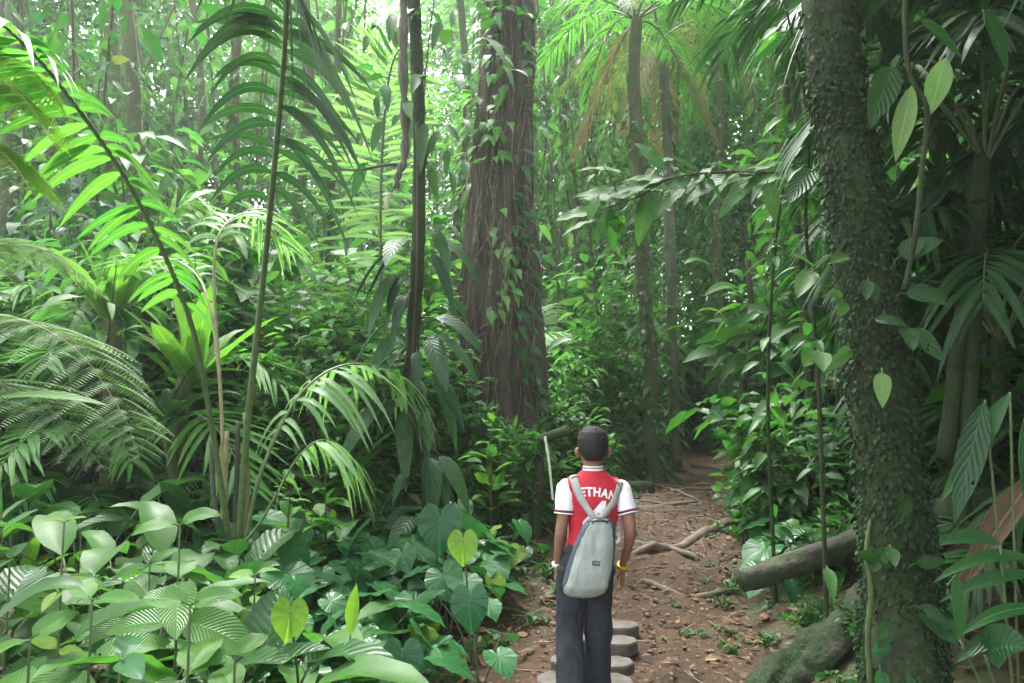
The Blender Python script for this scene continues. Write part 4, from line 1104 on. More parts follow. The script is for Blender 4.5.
# ribbed shrubs
for (px, py, d, h, pairs, L, W, f0, mt, lb) in [
    (180, 525, 2.9, None, 3, .27, .15, .4, 'corr', 'tall ribbed leaf shrub with pale top leaves in the left foreground'),
    (92, 600, 2.5, None, 2, .30, .14, 2.6, 'corr', 'ribbed leaf shrub with a wide drooping leaf at lower left'),
    (64, 522, 2.9, None, 2, .13, .06, .2, 'heart_bright', 'slim shrub with small yellow green top leaves at left'),
    (190, 605, 2.5, None, 2, .28, .15, .1, 'corr', 'ribbed leaf shrub low at the bottom left, beneath the tall one'),
    (30, 640, 2.4, None, 2, .26, .15, 1.0, 'corr', 'dark ribbed leaf shrub in the bottom left corner'),
    (235, 655, 2.7, None, 3, .24, .14, .8, 'corr', 'ribbed leaf shrub at the bottom edge left of the bright heart leaf'),
    (120, 660, 2.35, None, 2, .27, .15, 2.0, 'taro', 'deep green ribbed shrub at the bottom edge'),
    (10, 560, 3.1, None, 3, .25, .13, 2.0, 'corr', 'ribbed leaf shrub at the left edge behind the arching blade leaf'),
    (150, 400 + 165, 3.5, None, 3, .26, .13, 1.1, 'corr', 'ribbed leaf shrub behind the tall pale topped one'),
    (255, 575, 3.6, None, 3, .2, .11, .3, 'bright', 'small ribbed shrub between the palm clump and the heart leaves'),
    (60, 585, 3.6, None, 3, .26, .15, .3, 'mid', 'green ribbed shrub in the second row at left'),
]:
    e = P(px, py, d); g = np.array(ground_pt(e[0], e[1])); r = corrugated('ribbed_leaf_shrub', pairs, max(.15, e[2] - g[2]), L, W, mt, (0, 0), f0)
    r.location = tuple(g); tag(r, lb, 'shrub', 'ribbed leaf shrubs in the left foreground')
scatter(['herb', 'bladeD', 'aroidC', 'bladeC', 'herbB', 'thin2'], 40, (-20, 300), (2.6, 5.2), 'low leafy plant filling the gaps of the left foreground', 'gap filling plants at left', (.6, 1.1), .3, .1)

# ------------------------------------------------------------------ right bank
R1 = ['aroidA', 'herbB', 'shrubB', 'herb', 'bladeD']
scatter(['aroidA', 'aroidC', 'herbB', 'thin2', 'shrubS', 'aroidC', 'thin2', 'shrubS', 'shrubS', 'herbB'], 95, (690, 870), (5.5, 9.8), 'broad leaved plant on the bank right of the trail', 'broad leaved plants on the right bank', (.55, 1.0), .0, .1)
scatter(['herb', 'herbB', 'bladeD', 'shrubC', 'aroidB'], 26, (735, 1000), (6.5, 9.5), 'leafy plant higher up the bank right of the trail', 'leafy plants up the right bank', (.6, 1.0), .35, .1)
scatter(['bladeB', 'palmD', 'shrubC', 'bladeC', 'bladeB'], 26, (930, 1150), (4.2, 7), 'dark leaved plant in the shade right of the ivy covered trunk', 'dark plants at right', (.6, 1.1), .6, .12)
scatter(['herbB', 'herb', 'aroidC', 'thin2'], 14, (770, 880), (3.9, 5.0), '', 'low plants under the mossy log', (.3, .55), .1, .1)
scatter(['seedling'], 46, (640, 860), (4.4, 8), 'tiny green seedling sprouting on the right side of the trail', 'seedlings on the right side', (.6, 1.5), -.75, .1, cond=lambda x, y: x > path_c(y) + .15 * path_w(y))
scatter(['seedling'], 22, (480, 560), (4.4, 8), 'tiny green seedling sprouting along the left edge of the trail', 'seedlings on the left edge', (.6, 1.5), -.3, .1)
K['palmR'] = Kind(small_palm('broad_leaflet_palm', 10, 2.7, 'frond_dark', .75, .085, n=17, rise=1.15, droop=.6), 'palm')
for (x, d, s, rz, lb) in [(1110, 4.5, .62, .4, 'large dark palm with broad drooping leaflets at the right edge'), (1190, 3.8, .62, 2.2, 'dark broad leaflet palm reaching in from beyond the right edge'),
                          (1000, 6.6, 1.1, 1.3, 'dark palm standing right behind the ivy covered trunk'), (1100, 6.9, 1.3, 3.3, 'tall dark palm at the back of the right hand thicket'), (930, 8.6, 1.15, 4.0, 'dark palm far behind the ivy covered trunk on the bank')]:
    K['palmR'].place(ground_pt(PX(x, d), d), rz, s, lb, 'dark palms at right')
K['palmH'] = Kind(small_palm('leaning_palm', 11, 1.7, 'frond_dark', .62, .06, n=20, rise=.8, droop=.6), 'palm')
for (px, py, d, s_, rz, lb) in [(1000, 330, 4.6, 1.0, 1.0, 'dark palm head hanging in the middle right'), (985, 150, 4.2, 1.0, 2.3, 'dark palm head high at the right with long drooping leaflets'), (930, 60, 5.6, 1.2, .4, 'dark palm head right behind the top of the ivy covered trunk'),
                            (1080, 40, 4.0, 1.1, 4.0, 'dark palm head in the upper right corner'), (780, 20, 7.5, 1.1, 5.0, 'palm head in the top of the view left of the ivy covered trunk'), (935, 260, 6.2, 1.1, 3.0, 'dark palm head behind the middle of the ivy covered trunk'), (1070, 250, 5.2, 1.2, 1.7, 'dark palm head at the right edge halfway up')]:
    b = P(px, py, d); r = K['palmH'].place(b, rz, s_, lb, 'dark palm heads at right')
    a = Acc(); g = float(G(b[0] + .25, b[1])); tube(a, spline([[.25, .1, (g - b[2]) - .2], [.12, .05, (g - b[2]) * .5], [0, 0, .1]], 20) / s_, (.05, .035), 9, 0, .3, 4); a.obj('trunk', M['bark_dark'], r)

# leafy trees added around the edge of view to darken the right side
K['shade'] = Kind(far_tree('added_shade_tree', 7.5, .3, 2.1, 3200, .34, 'dark', .12, 40), 'tree')
for (x, y, lb) in [(4.3, 3.6, 'added dark shade tree overhanging the upper right corner'), (5.6, 5.4, 'added dark shade tree behind the palms at right'), (3.3, .9, 'added dark shade tree to the right of the photographer'), (2.3, -2.2, 'added dark shade tree behind the photographer'), (5.2, 2.2, 'added dark shade tree beyond the right edge')]:
    K['shade'].place(ground_pt(x, y, -.1), None, 1, lb, 'added shade trees at right')
K['tree2'] = Kind(far_tree('added_left_tree', 10, .5, 3.2, 4200, .32, 'mid', .16, 40), 'tree')  # another shading tree, added out of view on the left
for (x, y, lb) in [(-6.2, 3.2, 'added shade tree beyond the left edge')]:
    K['tree2'].place(ground_pt(x, y, -.1), None, 1, lb, 'added shade tree at left')

# overhanging branch with big ragged leaves
o = P(815, 176, 4.5); r = empty('overhanging_branch', o, 'thin branch with big ragged green leaves reaching left across the trail', 'branch')
c = spline(rel([P(850, 172, 4.2), P(800, 174, 4.5), P(730, 172, 4.5), (P(672, 178, 4.5)), P(640, 196, 4.5), P(600, 210, 4.45)], o), 60)
a = Acc(); tube(a, c, (.012, .005), 6); a.obj('branch', M['stem_brown'], r)
f = Acc()
for (x, y, dg, l_) in [(640, 196, 168, .5), (600, 210, 190, .36), (622, 205, 150, .36), (668, 180, 165, .32), (650, 190, 260, .38), (612, 208, 250, .34), (690, 174, 235, .42), (672, 180, 30, .22), (735, 172, 215, .4), (768, 173, 170, .34), (700, 173, 140, .28), (760, 174, 235, .4), (608, 210, 275, .3), (790, 175, 200, .4), (660, 186, 190, .4)]:
    b = c[np.argmin(np.linalg.norm(c - (P(x, y, 4.5) - o), axis=1))]
    blades(f, b, np.array([math.cos(R(dg)), rng.uniform(-.3, .5), math.sin(R(dg)) * .7]), np.array([rng.uniform(-.2, .2), -.6, .7]), l_ * .8, l_ * .33, .15, 'broad', 12, 7, .18, 0, .12, .05)
    for q in range(2): blades(f, b + rng.normal(0, .07, 3), np.array([math.cos(R(dg)) + rng.normal(0, .5), rng.uniform(-.4, .6), math.sin(R(dg)) * .5 + rng.normal(0, .4)]), np.array([rng.uniform(-.3, .3), -.4, .8]), l_ * rng.uniform(.45, .7), l_ * .24, .25, 'broad', 10, 5, .18, 0, .12, .08)
f.obj('foliage', M['holed'], r)
# hanging vine at the upper right with pale leaves
o = P(905, -60, 3.0); r = empty('hanging_vine', o, 'dark hanging vine with two pale undersided leaves at the upper right', 'liana')
c = spline(rel([P(908, -80, 3.0), P(905, 20, 3.0), P(910, 75, 3.0), P(927, 110, 3.0), P(922, 170, 3.0), P(916, 230, 3.0), P(905, 290, 3.05)], o), 60)
a = Acc(); tube(a, c, .011, 7, 0, .3); a.obj('stem', M['bark_dark'], r)
a = Acc()
for (x, y, dx, dz, l_, w_) in [(912, 85, -.25, -1, .34, .085), (945, 58, -.3, -1, .26, .1)]:
    blades(a, P(x, y, 3.0) - o, (dx, 0, dz), (-.5, -1, .1), l_, w_, 0, 'lance', 10, 5, .3, 0, .05)
a.obj('leaf', M['pale'], r)
a = Acc()
for (x, y, dx, dz, l_, w_) in [(893, 66, -.4, -.9, .24, .13), (920, 20, .8, -.5, .22, .09), (985, 10, .3, -.6, .24, .10)]:
    blades(a, P(x, y, 3.05) - o, (dx, .1, dz), (.1, -1, .5), l_, w_, .2, 'broad', 10, 5, .2, 0, .05)
a.obj('foliage', M['dark'], r)
# thin stem with leaves just left of the dark trunk
for (pix, lb) in [([(775, 560, 5.6), (768, 400, 5.6), (775, 250, 5.5), (790, 140, 5.4), (800, 60, 5.3)], 'thin leaning sapling just left of the ivy covered trunk'),
                  ([(825, 560, 4.6), (818, 380, 4.6), (806, 230, 4.6), (808, 120, 4.5), (780, -20, 4.4)], 'dark bent sapling touching the ivy covered trunk on its left')]:
    e = P(*pix[0]); g = np.array(ground_pt(e[0], e[1])); r = empty('sapling', g, lb, 'sapling', 'saplings beside the ivy covered trunk'); a = Acc(); c = spline([[0, 0, -.1]] + rel([P(*p) for p in pix[1:]], g), 50); tube(a, c, (.016, .007), 6, 0, .2); a.obj('stem', M['bark_dark'], r)
    n = 70; t = rng.uniform(.08, 1, n); b = c[(t * 49).astype(int)]; f = Acc(); dv = rand_dir(n, -.4, .4); L = rng.uniform(.09, .2, n)
    blades(f, b + dv * .05, dv, norm(np.array([0, -.2, 1.]) + rng.normal(0, .3, (n, 3))), L, L * .4, .5, 'broad', 6, 5, .2, 0, .04, .1); f.obj('foliage', M['mid'], r)
# big arching leaves in front at right
r = empty('large_leaf_plant', ground_pt(PX(1000, 2.9), 2.9), 'plant with very long arching leaves in front at the right edge', 'plant'); o = np.array(r.location)
for (x, y, dx, dy, dz, l_, w_, dr, mt) in [(985, 400, -.35, -.1, -.9, .46, .1, .05, 'dark'), (1010, 392, -.55, 0, -.8, .5, .075, .0, 'mid'), (1040, 390, -.2, 0, -1, .42, .09, 0, 'frond'), (1035, 560, -1, 0, .3, .4, .05, .5, 'mid'), (1040, 575, -1, .1, .1, .36, .05, .4, 'mid'), (960, 640, .0, 0, 1, .26, .04, 0, 'mid'), (1045, 610, -1, 0, .2, .34, .05, .5, 'frond'), (985, 655, .1, -.6, .5, .24, .16, .3, 'dark'), (1000, 545, -.9, 0, .5, .26, .06, .5, 'mid'), (1030, 640, -.9, 0, .3, .3, .07, .6, 'dark')]:
    a = Acc(); b = P(x, y, 2.8) - o; tube(a, spline([[0, 0, -.05], b * [.6, .6, .6], b], 10), .005, 5, 1)
    blades(a, b, (dx, dy, dz), (-.3, -.8, .5), l_, w_, dr, 'lance', 12, 5, .25, 0, .04); a.obj('leaf', [M[mt], M['stem']], r)
# dead fronds
r = empty('dead_frond', P(1000, 560, 3.6), 'curled dry tan palm leaf hanging right of the ivy covered trunk', 'dead leaf'); o = np.array(r.location); a = Acc()
blades(a, P(1040, 470, 3.6) - o, P(943, 590, 3.5) - P(1040, 470, 3.6), (-.6, -.8, .4), .70, .12, .15, 'lance', 14, 7, .9, 0, .15)
a.obj('blade', M['deadleaf'], r)
r = empty('dead_frond', P(980, 525, 4.2), 'flat ribbed dry leaf sheath lying on the fallen trunk right of the ivy trunk', 'dead leaf'); o = np.array(r.location); a = Acc()
blades(a, P(1035, 505, 4.1) - o, P(930, 540, 4.1) - P(1035, 505, 4.1), (.2, -.9, .5), .55, .15, .18, 'lance', 12, 9, .9, 0, .12); a.obj('blade', M['deadleaf'], r)

# ------------------------------------------------------------------ logs and roots
def gpoint(px, py):
    a_ = P(px, py, 1.0) - [0, 0, 1.6]; t = 3.0
    for k in range(60):
        p = np.array([0, 0, 1.6]) + a_ * t; e = p[2] - float(G(p[0], p[1])); t += e * 1.2
        if abs(e) < 1e-3: break
    return p

def log(name, pix, rad, mat, label, cat='log', n=18, rough=.18, seed=1, parent=None):
    pts = [P(*p) for p in pix]; o = pts[len(pts) // 2]; r = empty(name, o, label, cat); a = Acc(); c = spline(rel(pts, o), 60)
    tube(a, c, rad, n, 0, rough, seed); a.obj('wood', M[mat], r); return r
log('fallen_log', [(742, 581, 4.75), (790, 566, 4.85), (850, 545, 5.0), (920, 522, 5.2), (1000, 500, 5.4)], (.068, .078, .09, .10), 'wood_log', 'mossy fallen log with a sawn end pointing at the trail', rough=.35)
log('fallen_log', [(790, 560, 5.45), (860, 540, 5.5), (930, 530, 5.5), (1040, 505, 5.4)], (.07, .09, .1), 'bark_dark', 'thinner dark log lying behind the mossy fallen log')
log('fallen_log', [(880, 540, 4.5), (950, 520, 4.5), (1040, 500, 4.5)], (.11, .13, .15), 'bark_dark', 'dark rotten log under the dry leaf sheath at right')
pts = spline([gpoint(*p) for p in [(740, 705), (790, 676), (835, 650), (885, 622)]], 40); pts[:, 2] = G(pts[:, 0], pts[:, 1]) + np.linspace(-.02, .07, 40)
o = pts[20].copy(); r = empty('buttress_root', o, 'low moss covered root ridge spreading from the foot of the ivy covered trunk', 'root'); a = Acc(); tube(a, pts - o, (.05, .11, .15, .16), 22, 0, 1.1, 9, .8); a.obj('wood', M['moss'], r)
n = 1500; t = rng.uniform(0, 1, n); i_ = (t * 39).astype(int); an = rng.uniform(-.2, 3.3, n); rd_ = np.interp(t, [0, .33, .66, 1], [.05, .11, .15, .16]); f = Acc()
nr = np.stack([.6 * np.cos(an), -.8 * np.cos(an), np.sin(an)], -1); L = rng.uniform(.008, .022, n); blades(f, pts[i_] - o + nr * rd_[:, None] * 1.0, norm(nr + rng.normal(0, .5, (n, 3))), rand_dir(n, 0, 1), L, L * .4, .3, 'broad', 2, 3, .2); f.obj('moss_tufts', M['mid'], r)
for (pix, rad, mt, lb) in [
    ([(632, 556, 7.0), (665, 545, 7.2), (700, 532, 7.5), (735, 515, 7.9)], (.03, .055, .06), 'root', 'mossy root crossing the middle of the trail'),
    ([(560, 537, 8.0), (610, 541, 7.6), (650, 545, 7.4), (700, 560, 6.9)], (.02, .035, .025), 'root', 'thin root snaking across the trail behind the boy'),
    ([(640, 575, 6.4), (670, 588, 6.1), (700, 592, 6.0), (740, 585, 6.1)], (.02, .03, .02), 'root', 'short pale root on the near half of the trail'),
    ([(655, 478, 10.6), (690, 492, 9.3), (720, 492, 9.2), (745, 480, 9.6)], (.015, .02, .03), 'root', 'thin straight root at the far right side of the trail'),
    ([(590, 520, 8.6), (640, 515, 8.8), (700, 512, 8.9)], (.03, .03, .02), 'root', 'dark root along the far bend of the trail'),
    ([(700, 700, 3.9), (735, 660, 4.1), (760, 640, 4.3), (790, 640, 4.3)], (.012, .02, .012), 'root', 'thin twig like root in the dirt right of the boy'),
]:
    pts = spline([np.array([P(*p)[0], p[2], 0]) for p in pix], 40); pts[:, 2] = G(pts[:, 0], pts[:, 1]) + np.interp(np.linspace(0, 1, 3), np.linspace(0, 1, len(rad)), rad).mean() * .35 + .02 * np.sin(np.linspace(0, 9, 40))
    pts[0, 2] -= .05; pts[-1, 2] -= .06
    o = pts[20].copy(); rr_ = empty('surface_root', o, lb, 'root', 'roots on the trail'); a = Acc(); tube(a, pts - o, rad, 10, 0, .4, 4); a.obj('wood', M[mt], rr_)
LBR = ['thin bare root winding over the far half of the trail', 'thin bare root winding over the near half of the trail']
for k in range(15):
    y0 = rng.uniform(4.6, 11.5); x0 = path_c(y0) + rng.uniform(-1, .8) * path_w(y0); an = rng.uniform(-.5, .5) + (math.pi if k % 2 else 0); ln = rng.uniform(.4, 1.3)
    q_ = np.linspace(0, 1, 7)[:, None]; pts = np.array([x0, y0, 0]) + np.c_[np.cos(an) * ln * q_, np.sin(an) * ln * q_ * .8 + .07 * np.cumsum(rng.normal(0, 1, (7, 1)), 0) * .6, 0 * q_]
    pts = spline(pts, 36); w_ = rng.uniform(.008, .024); pts[:, 2] = G(pts[:, 0], pts[:, 1]) + w_ * .45; pts[0, 2] -= .05; pts[-1, 2] -= .05
    o = pts[18].copy(); rr_ = empty('surface_root', o, LBR[0 if y0 > 7 else 1], 'root', 'thin roots on the trail'); a = Acc(); tube(a, pts - o, (w_ * .7, w_, w_ * .5), 8, 0, .4, k); a.obj('wood', M['root'], rr_)
# dark cut log and peeled stick behind the boy
r = log('cut_log', [(543, 439, 7.2), (556, 434, 7.1), (569, 430, 7.0)], (.045, .05, .045), 'wood_log', 'short brown cut log jutting out beside the boy\'s head', 'log')
r = log('peeled_stick', [(545, 437, 7.1), (549, 462, 7.0), (553, 500, 6.9)], (.014, .011), 'white_stick', 'pale peeled stick hanging from the short cut log', 'stick', 8)
a = Acc(); b = P(548, 440, 7.3); g = G(b[0] - .1, b[1]); tube(a, spline([[b[0] - .12, 7.3, g - .1], [b[0] - .1, 7.3, (b[2] + g) / 2], [b[0] - .06, 7.28, b[2] - .0], [b[0] + .02, 7.2, b[2] + .03]], 16), (.05, .035), 8, 0, .3, 2)
tag(a.obj('tree_stump', M['bark_dark']), 'thin dark stump holding up the short cut log', 'stump')
a = Acc(); b = np.array([PX(625, 9.8), 9.8, G(PX(625, 9.8), 9.8) + .06]); tube(a, [b - [.35, -.05, 0], b, b + [.35, .1, 0]], (.10, .12, .11), 12, 0, .5, 8)
tag(a.obj('low_rock', M['bark_dark']), 'dark rounded rock at the left edge of the trail beyond the boy', 'rock')

# ------------------------------------------------------------------ stepping stones
PAVE = [(622, 634, 0), (619, 652, .1), (614, 671, .2), (612, 692, .1), (570, 668, 0), (558, 688, .2), (572, 645, 0)]
lbs = ['farthest grey paver right of the boy\'s trousers', 'wide grey paver just below the farthest one', 'grey paver beside the boy\'s right calf', 'nearest grey paver at the bottom edge right of the boy', 'grey paver left of the boy\'s trousers', 'grey paver at the bottom edge left of the boy', 'grey paver hidden behind the boy\'s legs']
proto = None
for k, ((x, y, rz), lb) in enumerate(zip(PAVE, lbs)):
    p = gpoint(x, y)
    if proto is None:
        me = bpy.data.meshes.new('paver'); s = .108; ct_ = .045
        import bmesh
        bm = bmesh.new()
        vs = [bm.verts.new((u * 1.0, v * 1.0, 0)) for u, v in [(-s, -ct_), (-s, ct_), (-ct_, s), (ct_, s), (s, ct_), (s, -ct_), (ct_, -s), (-ct_, -s)]]
        fa = bm.faces.new(vs); ex = bmesh.ops.extrude_face_region(bm, geom=[fa]); bmesh.ops.translate(bm, verts=[v for v in ex['geom'] if isinstance(v, bmesh.types.BMVert)], vec=(0, 0, .075))
        bmesh.ops.recalc_face_normals(bm, faces=bm.faces[:])
        bmesh.ops.bevel(bm, geom=bm.edges[:], offset=.006, segments=2, affect='EDGES')
        bm.to_mesh(me); bm.free(); me.materials.append(M['stone']); proto = me
    ob = bpy.data.objects.new('stepping_stone', proto); COL.objects.link(ob)
    ob.location = (p[0], p[1], p[2] + [-.01, .0, -.02, -.015, -.02, -.02, -.02][k]); ob.rotation_euler = (rng.normal(0, .04), rng.normal(0, .04), rng.normal(0, .15)); ob.scale = (1.05, 1.05, 1)
    tag(ob, lb, 'paving stone', 'octagonal stepping stones')

# ------------------------------------------------------------------ litter
def litter(n, xr, yr, cond, smin, smax, mat, name, label, cat='leaves', bias=None):
    x = rng.uniform(*xr, n * 3); y = rng.uniform(*yr, n * 3); k = cond(x, y); x = x[k][:n]; y = y[k][:n]; m = len(x)
    z = G(x, y) + rng.uniform(.012, .03, m); an = rng.uniform(0, 6.28, m); D = np.stack([np.cos(an), np.sin(an), rng.normal(.05, .15, m)], -1)
    L = rng.uniform(smin, smax, m); a = Acc()
    blades(a, np.stack([x, y, z], -1), D, norm(np.array([0, 0, 1.]) + rng.normal(0, .25, (m, 3))), L, L * rng.uniform(.3, .55, m), rng.uniform(-.1, .3), 'broad', 4, 3, .3, 0, .15)
    return tag(a.obj(name, M[mat]), label, cat, kind='stuff')
side = lambda x, y: (np.abs(x - path_c(y)) > path_w(y) * .75)
litter(4200, (-4, 5), (2.2, 12), side, .04, .13, 'litter', 'leaf_litter', 'brown fallen leaves scattered over the forest floor beside the trail')
litter(1800, (-.6, 4), (2.8, 11), lambda x, y: np.abs(x - path_c(y)) < path_w(y), .02, .07, 'litter', 'leaf_crumbs', 'small dry leaf bits trodden into the trail')
litter(3500, (-6, 6), (3, 14), side, .03, .08, 'mid', 'ground_cover', 'tiny green ground plants growing through the litter', 'ground cover')
# twigs
a = Acc()
for k in range(260):
    y = rng.uniform(3, 12); x = path_c(y) + rng.choice([-1, 1]) * rng.uniform(.1, 2.6); an = rng.uniform(0, 3.14); l = rng.uniform(.06, .35)
    q = np.linspace(-1, 1, 5)[:, None] * np.array([[math.cos(an), math.sin(an)]]) * l / 2 + [x, y] + rng.normal(0, .008, (5, 2))
    tube(a, np.c_[q, G(q[:, 0], q[:, 1]) + .012], rng.uniform(.002, .006), 4)
tag(a.obj('twigs', M['twig']), 'thin broken twigs strewn on the soil', 'twigs', kind='stuff')
# pebbles and clods trodden into the earth
a = Acc()
u, v = np.meshgrid(np.linspace(0, np.pi, 5), np.linspace(0, 2 * np.pi, 8), indexing='ij'); SV = np.stack([np.sin(u) * np.cos(v), np.sin(u) * np.sin(v), np.cos(u) * .5], -1).reshape(-1, 3)
i, j = np.meshgrid(np.arange(4), np.arange(7), indexing='ij'); q = (i * 8 + j).ravel(); SF = np.stack([q, q + 8, q + 9, q + 1], -1)
for k in range(900):
    y = rng.uniform(3, 10); x = path_c(y) + rng.normal(0, .9); s = rng.uniform(.004, .02) * (1 if k % 12 else 2)
    a.add(SV * s * rng.uniform(.7, 1.4, (1, 3)) * (1 + rng.uniform(-.15, .15, (len(SV), 1))) + [x, y, float(G(x, y)) + .006], SF)
tag(a.obj('pebbles', M['root']), 'small clods and pebbles on the trail', 'pebbles', kind='stuff')
for (px, py, L, dg, mt, lb) in [(705, 664, .14, 20, 'dryfrond', 'big orange brown fallen leaf on the trail right of the boy'), (655, 602, .05, 60, 'pale', 'small yellow green fallen leaf on the trail'), (470, 635, .18, 10, 'dryfrond', 'crumpled tan fallen leaf at the edge of the heart leaved patch'),
                            (775, 598, .1, 40, 'litter', 'brown fallen leaf below the log'), (800, 592, .12, 150, 'dryfrond', 'tan fallen leaf under the mossy log'), (660, 575, .08, 170, 'litter', 'orange fallen leaf in the middle of the trail'),
                            (740, 650, .1, 100, 'pale', 'pale upturned leaf near the mossy root'), (545, 600, .12, 30, 'litter', 'orange leaf on the ground left of the boy\'s hand'), (665, 625, .07, 10, 'litter', 'small brown leaf right of the stepping stones'), (690, 535, .12, 5, 'dryfrond', 'pale dead leaf below the crossing root')]:
    p = gpoint(px, py); a = Acc(); blades(a, [[0, 0, 0]], (math.cos(R(dg)), math.sin(R(dg)), .05), (.1, -.1, 1), L, L * .42, .1, 'broad', 8, 5, .35, 0, .12)
    ob = a.obj('fallen_leaf', M[mt]); ob.location = (p[0], p[1], p[2] + .02); tag(ob, lb, 'fallen leaf', 'single fallen leaves')

# ------------------------------------------------------------------ the boy
BX, BY = PX(592.5, 4.05), 4.05
BZ = float(G(BX, BY)) + .012
body_o = np.array([BX, BY, BZ])
SKIN = plain('skin', (.23, .115, .072), .55, (.19, .095, .06), 30, spec=.35)
HAIR = plain('hair_black', (.006, .005, .004), .75, (.013, .010, .009), 90, .6, bd=.006, stretch=(1, 1, .35))
RED = plain('jersey_red', (.46, .014, .030), .75, (.38, .011, .024), 60, .15, bd=.004)
WHITE = plain('jersey_white', (.78, .77, .80), .7, (.70, .69, .73), 40, .1, bd=.004)
MAROON = plain('jersey_maroon', (.13, .012, .04), .7)
CHAR = plain('trousers_charcoal', (.017, .019, .026), .85, (.026, .029, .036), 25, .25, bd=.006)
SAGE = plain('bag_sage', (.28, .31, .28), .6, (.22, .25, .228), 12, .12, bd=.006)
SLATE = plain('bag_slate', (.035, .045, .065), .6, (.05, .06, .08), 20, .2)
STRAPM = plain('bag_strap', (.33, .32, .29), .7, (.27, .26, .24), 60, .3)
SHOE = plain('shoe_black', (.02, .02, .022), .6)
YEL = plain('wristband_yellow', (.62, .36, .03), .5)
WBAND = plain('wristband_white', (.62, .64, .62), .5)

def loft(acc, rings, n=24):
    """rings: (centre, rx, ry, axis direction) closed at both ends"""
    Vv = []
    th_ = np.linspace(0, 2 * np.pi, n + 1)[:-1]
    R_ = [(np.array(rings[0][0], float), .001, .001, rings[0][3])] + [tuple(r_) for r_ in rings] + [(np.array(rings[-1][0], float), .001, .001, rings[-1][3])]
    for c, rx, ry, ax in R_:
        ax = norm(ax); X = norm(np.array([1., 0, 0]) - ax * ax[0]); Y = np.cross(ax, X)
        Vv.append(np.asarray(c) + X * (rx * np.cos(th_))[:, None] + Y * (ry * np.sin(th_))[:, None])
    Vv = np.array(Vv); k = len(Vv)
    i, j = np.meshgrid(np.arange(k - 1), np.arange(n), indexing='ij'); j2 = (j + 1) % n
    acc.add(Vv, np.stack([i * n + j, i * n + j2, (i + 1) * n + j2, (i + 1) * n + j], -1))

def limb(acc, pts, rads, m=24, n=20, flat=1.0):
    c = spline(pts, m); T = norm(np.gradient(c, axis=0)); rd = np.interp(np.linspace(0, 1, m), np.linspace(0, 1, len(rads)), rads)
    loft(acc, [(c[i], rd[i], rd[i] * flat, T[i]) for i in range(m)], n)

def sculpt(acc, name, mat, parent, voxel=.005, it=6, disp=None):
    o = acc.obj(name, mat)
    m = o.modifiers.new('r', 'REMESH'); m.mode = 'VOXEL'; m.voxel_size = voxel; m.use_smooth_shade = True
    s = o.modifiers.new('s', 'SMOOTH'); s.factor = .5; s.iterations = it
    dg = bpy.context.evaluated_depsgraph_get(); dg.update()
    me = bpy.data.meshes.new_from_object(o.evaluated_get(dg)); old = o.data; o.modifiers.clear(); o.data = me; bpy.data.meshes.remove(old)
    n_ = len(me.vertices); co = np.empty(n_ * 3, np.float32); me.vertices.foreach_get('co', co); co = co.reshape(-1, 3)
    if parent is not None and parent.get('category') == 'person' and name != 'hair':
        co = lean(co)
        me.vertices.foreach_set('co', co.astype(np.float32).ravel()); me.update()
    if disp is not None:
        nv = np.empty(n_ * 3, np.float32); me.vertices.foreach_get('normal', nv)
        co = co + nv.reshape(-1, 3) * disp(co.astype(float))[:, None]
        me.vertices.foreach_set('co', co.astype(np.float32).ravel()); me.update()
    if not me.materials: me.materials.append(mat)
    o.parent = parent
    return o

boy = empty('person', body_o, 'boy seen from behind in red and white football shirt, walking up the trail', 'person')
Z = np.array([0, 0, 1.])
def lean(c):
    c = np.array(c, float); c[..., 0] -= .048 * (1 - smooth(.62, 1.02, c[..., 2])); return c
# joints, metres, feet at z = 0, facing +Y
SH = {-1: np.array([-.146, .0, 1.128]), 1: np.array([.146, .01, 1.122])}
EL = {-1: np.array([-.168, -.03, .885]), 1: np.array([.200, -.05, .88])}
WR = {-1: np.array([-.150, .02, .695]), 1: np.array([.205, .06, .680])}
Z_OFF = 0
HIP = {-1: np.array([-.072, 0, .70]), 1: np.array([.068, 0, .70])}
KN = {-1: np.array([-.080, .03, .385]), 1: np.array([.070, .06, .40])}
AN = {-1: np.array([-.088, -.10, .095]), 1: np.array([.076, .13, .07])}
a = Acc()
loft(a, [((0, .0, .66), .06, .06, Z), ((0, 0, .70), .128, .088, Z), ((0, 0, .78), .122, .082, Z), ((0, 0, .88), .108, .072, Z), ((0, 0, .98), .122, .078, Z),
         ((0, .0, 1.08), .138, .08, Z), ((0, 0, 1.13), .120, .066, Z), ((0, .0, 1.175), .075, .05, Z), ((0, .005, 1.20), .05, .048, Z)], 32)
limb(a, [(0, 0, 1.15), (0, .012, 1.21), (0, .02, 1.29)], (.052, .040, .042), 10)
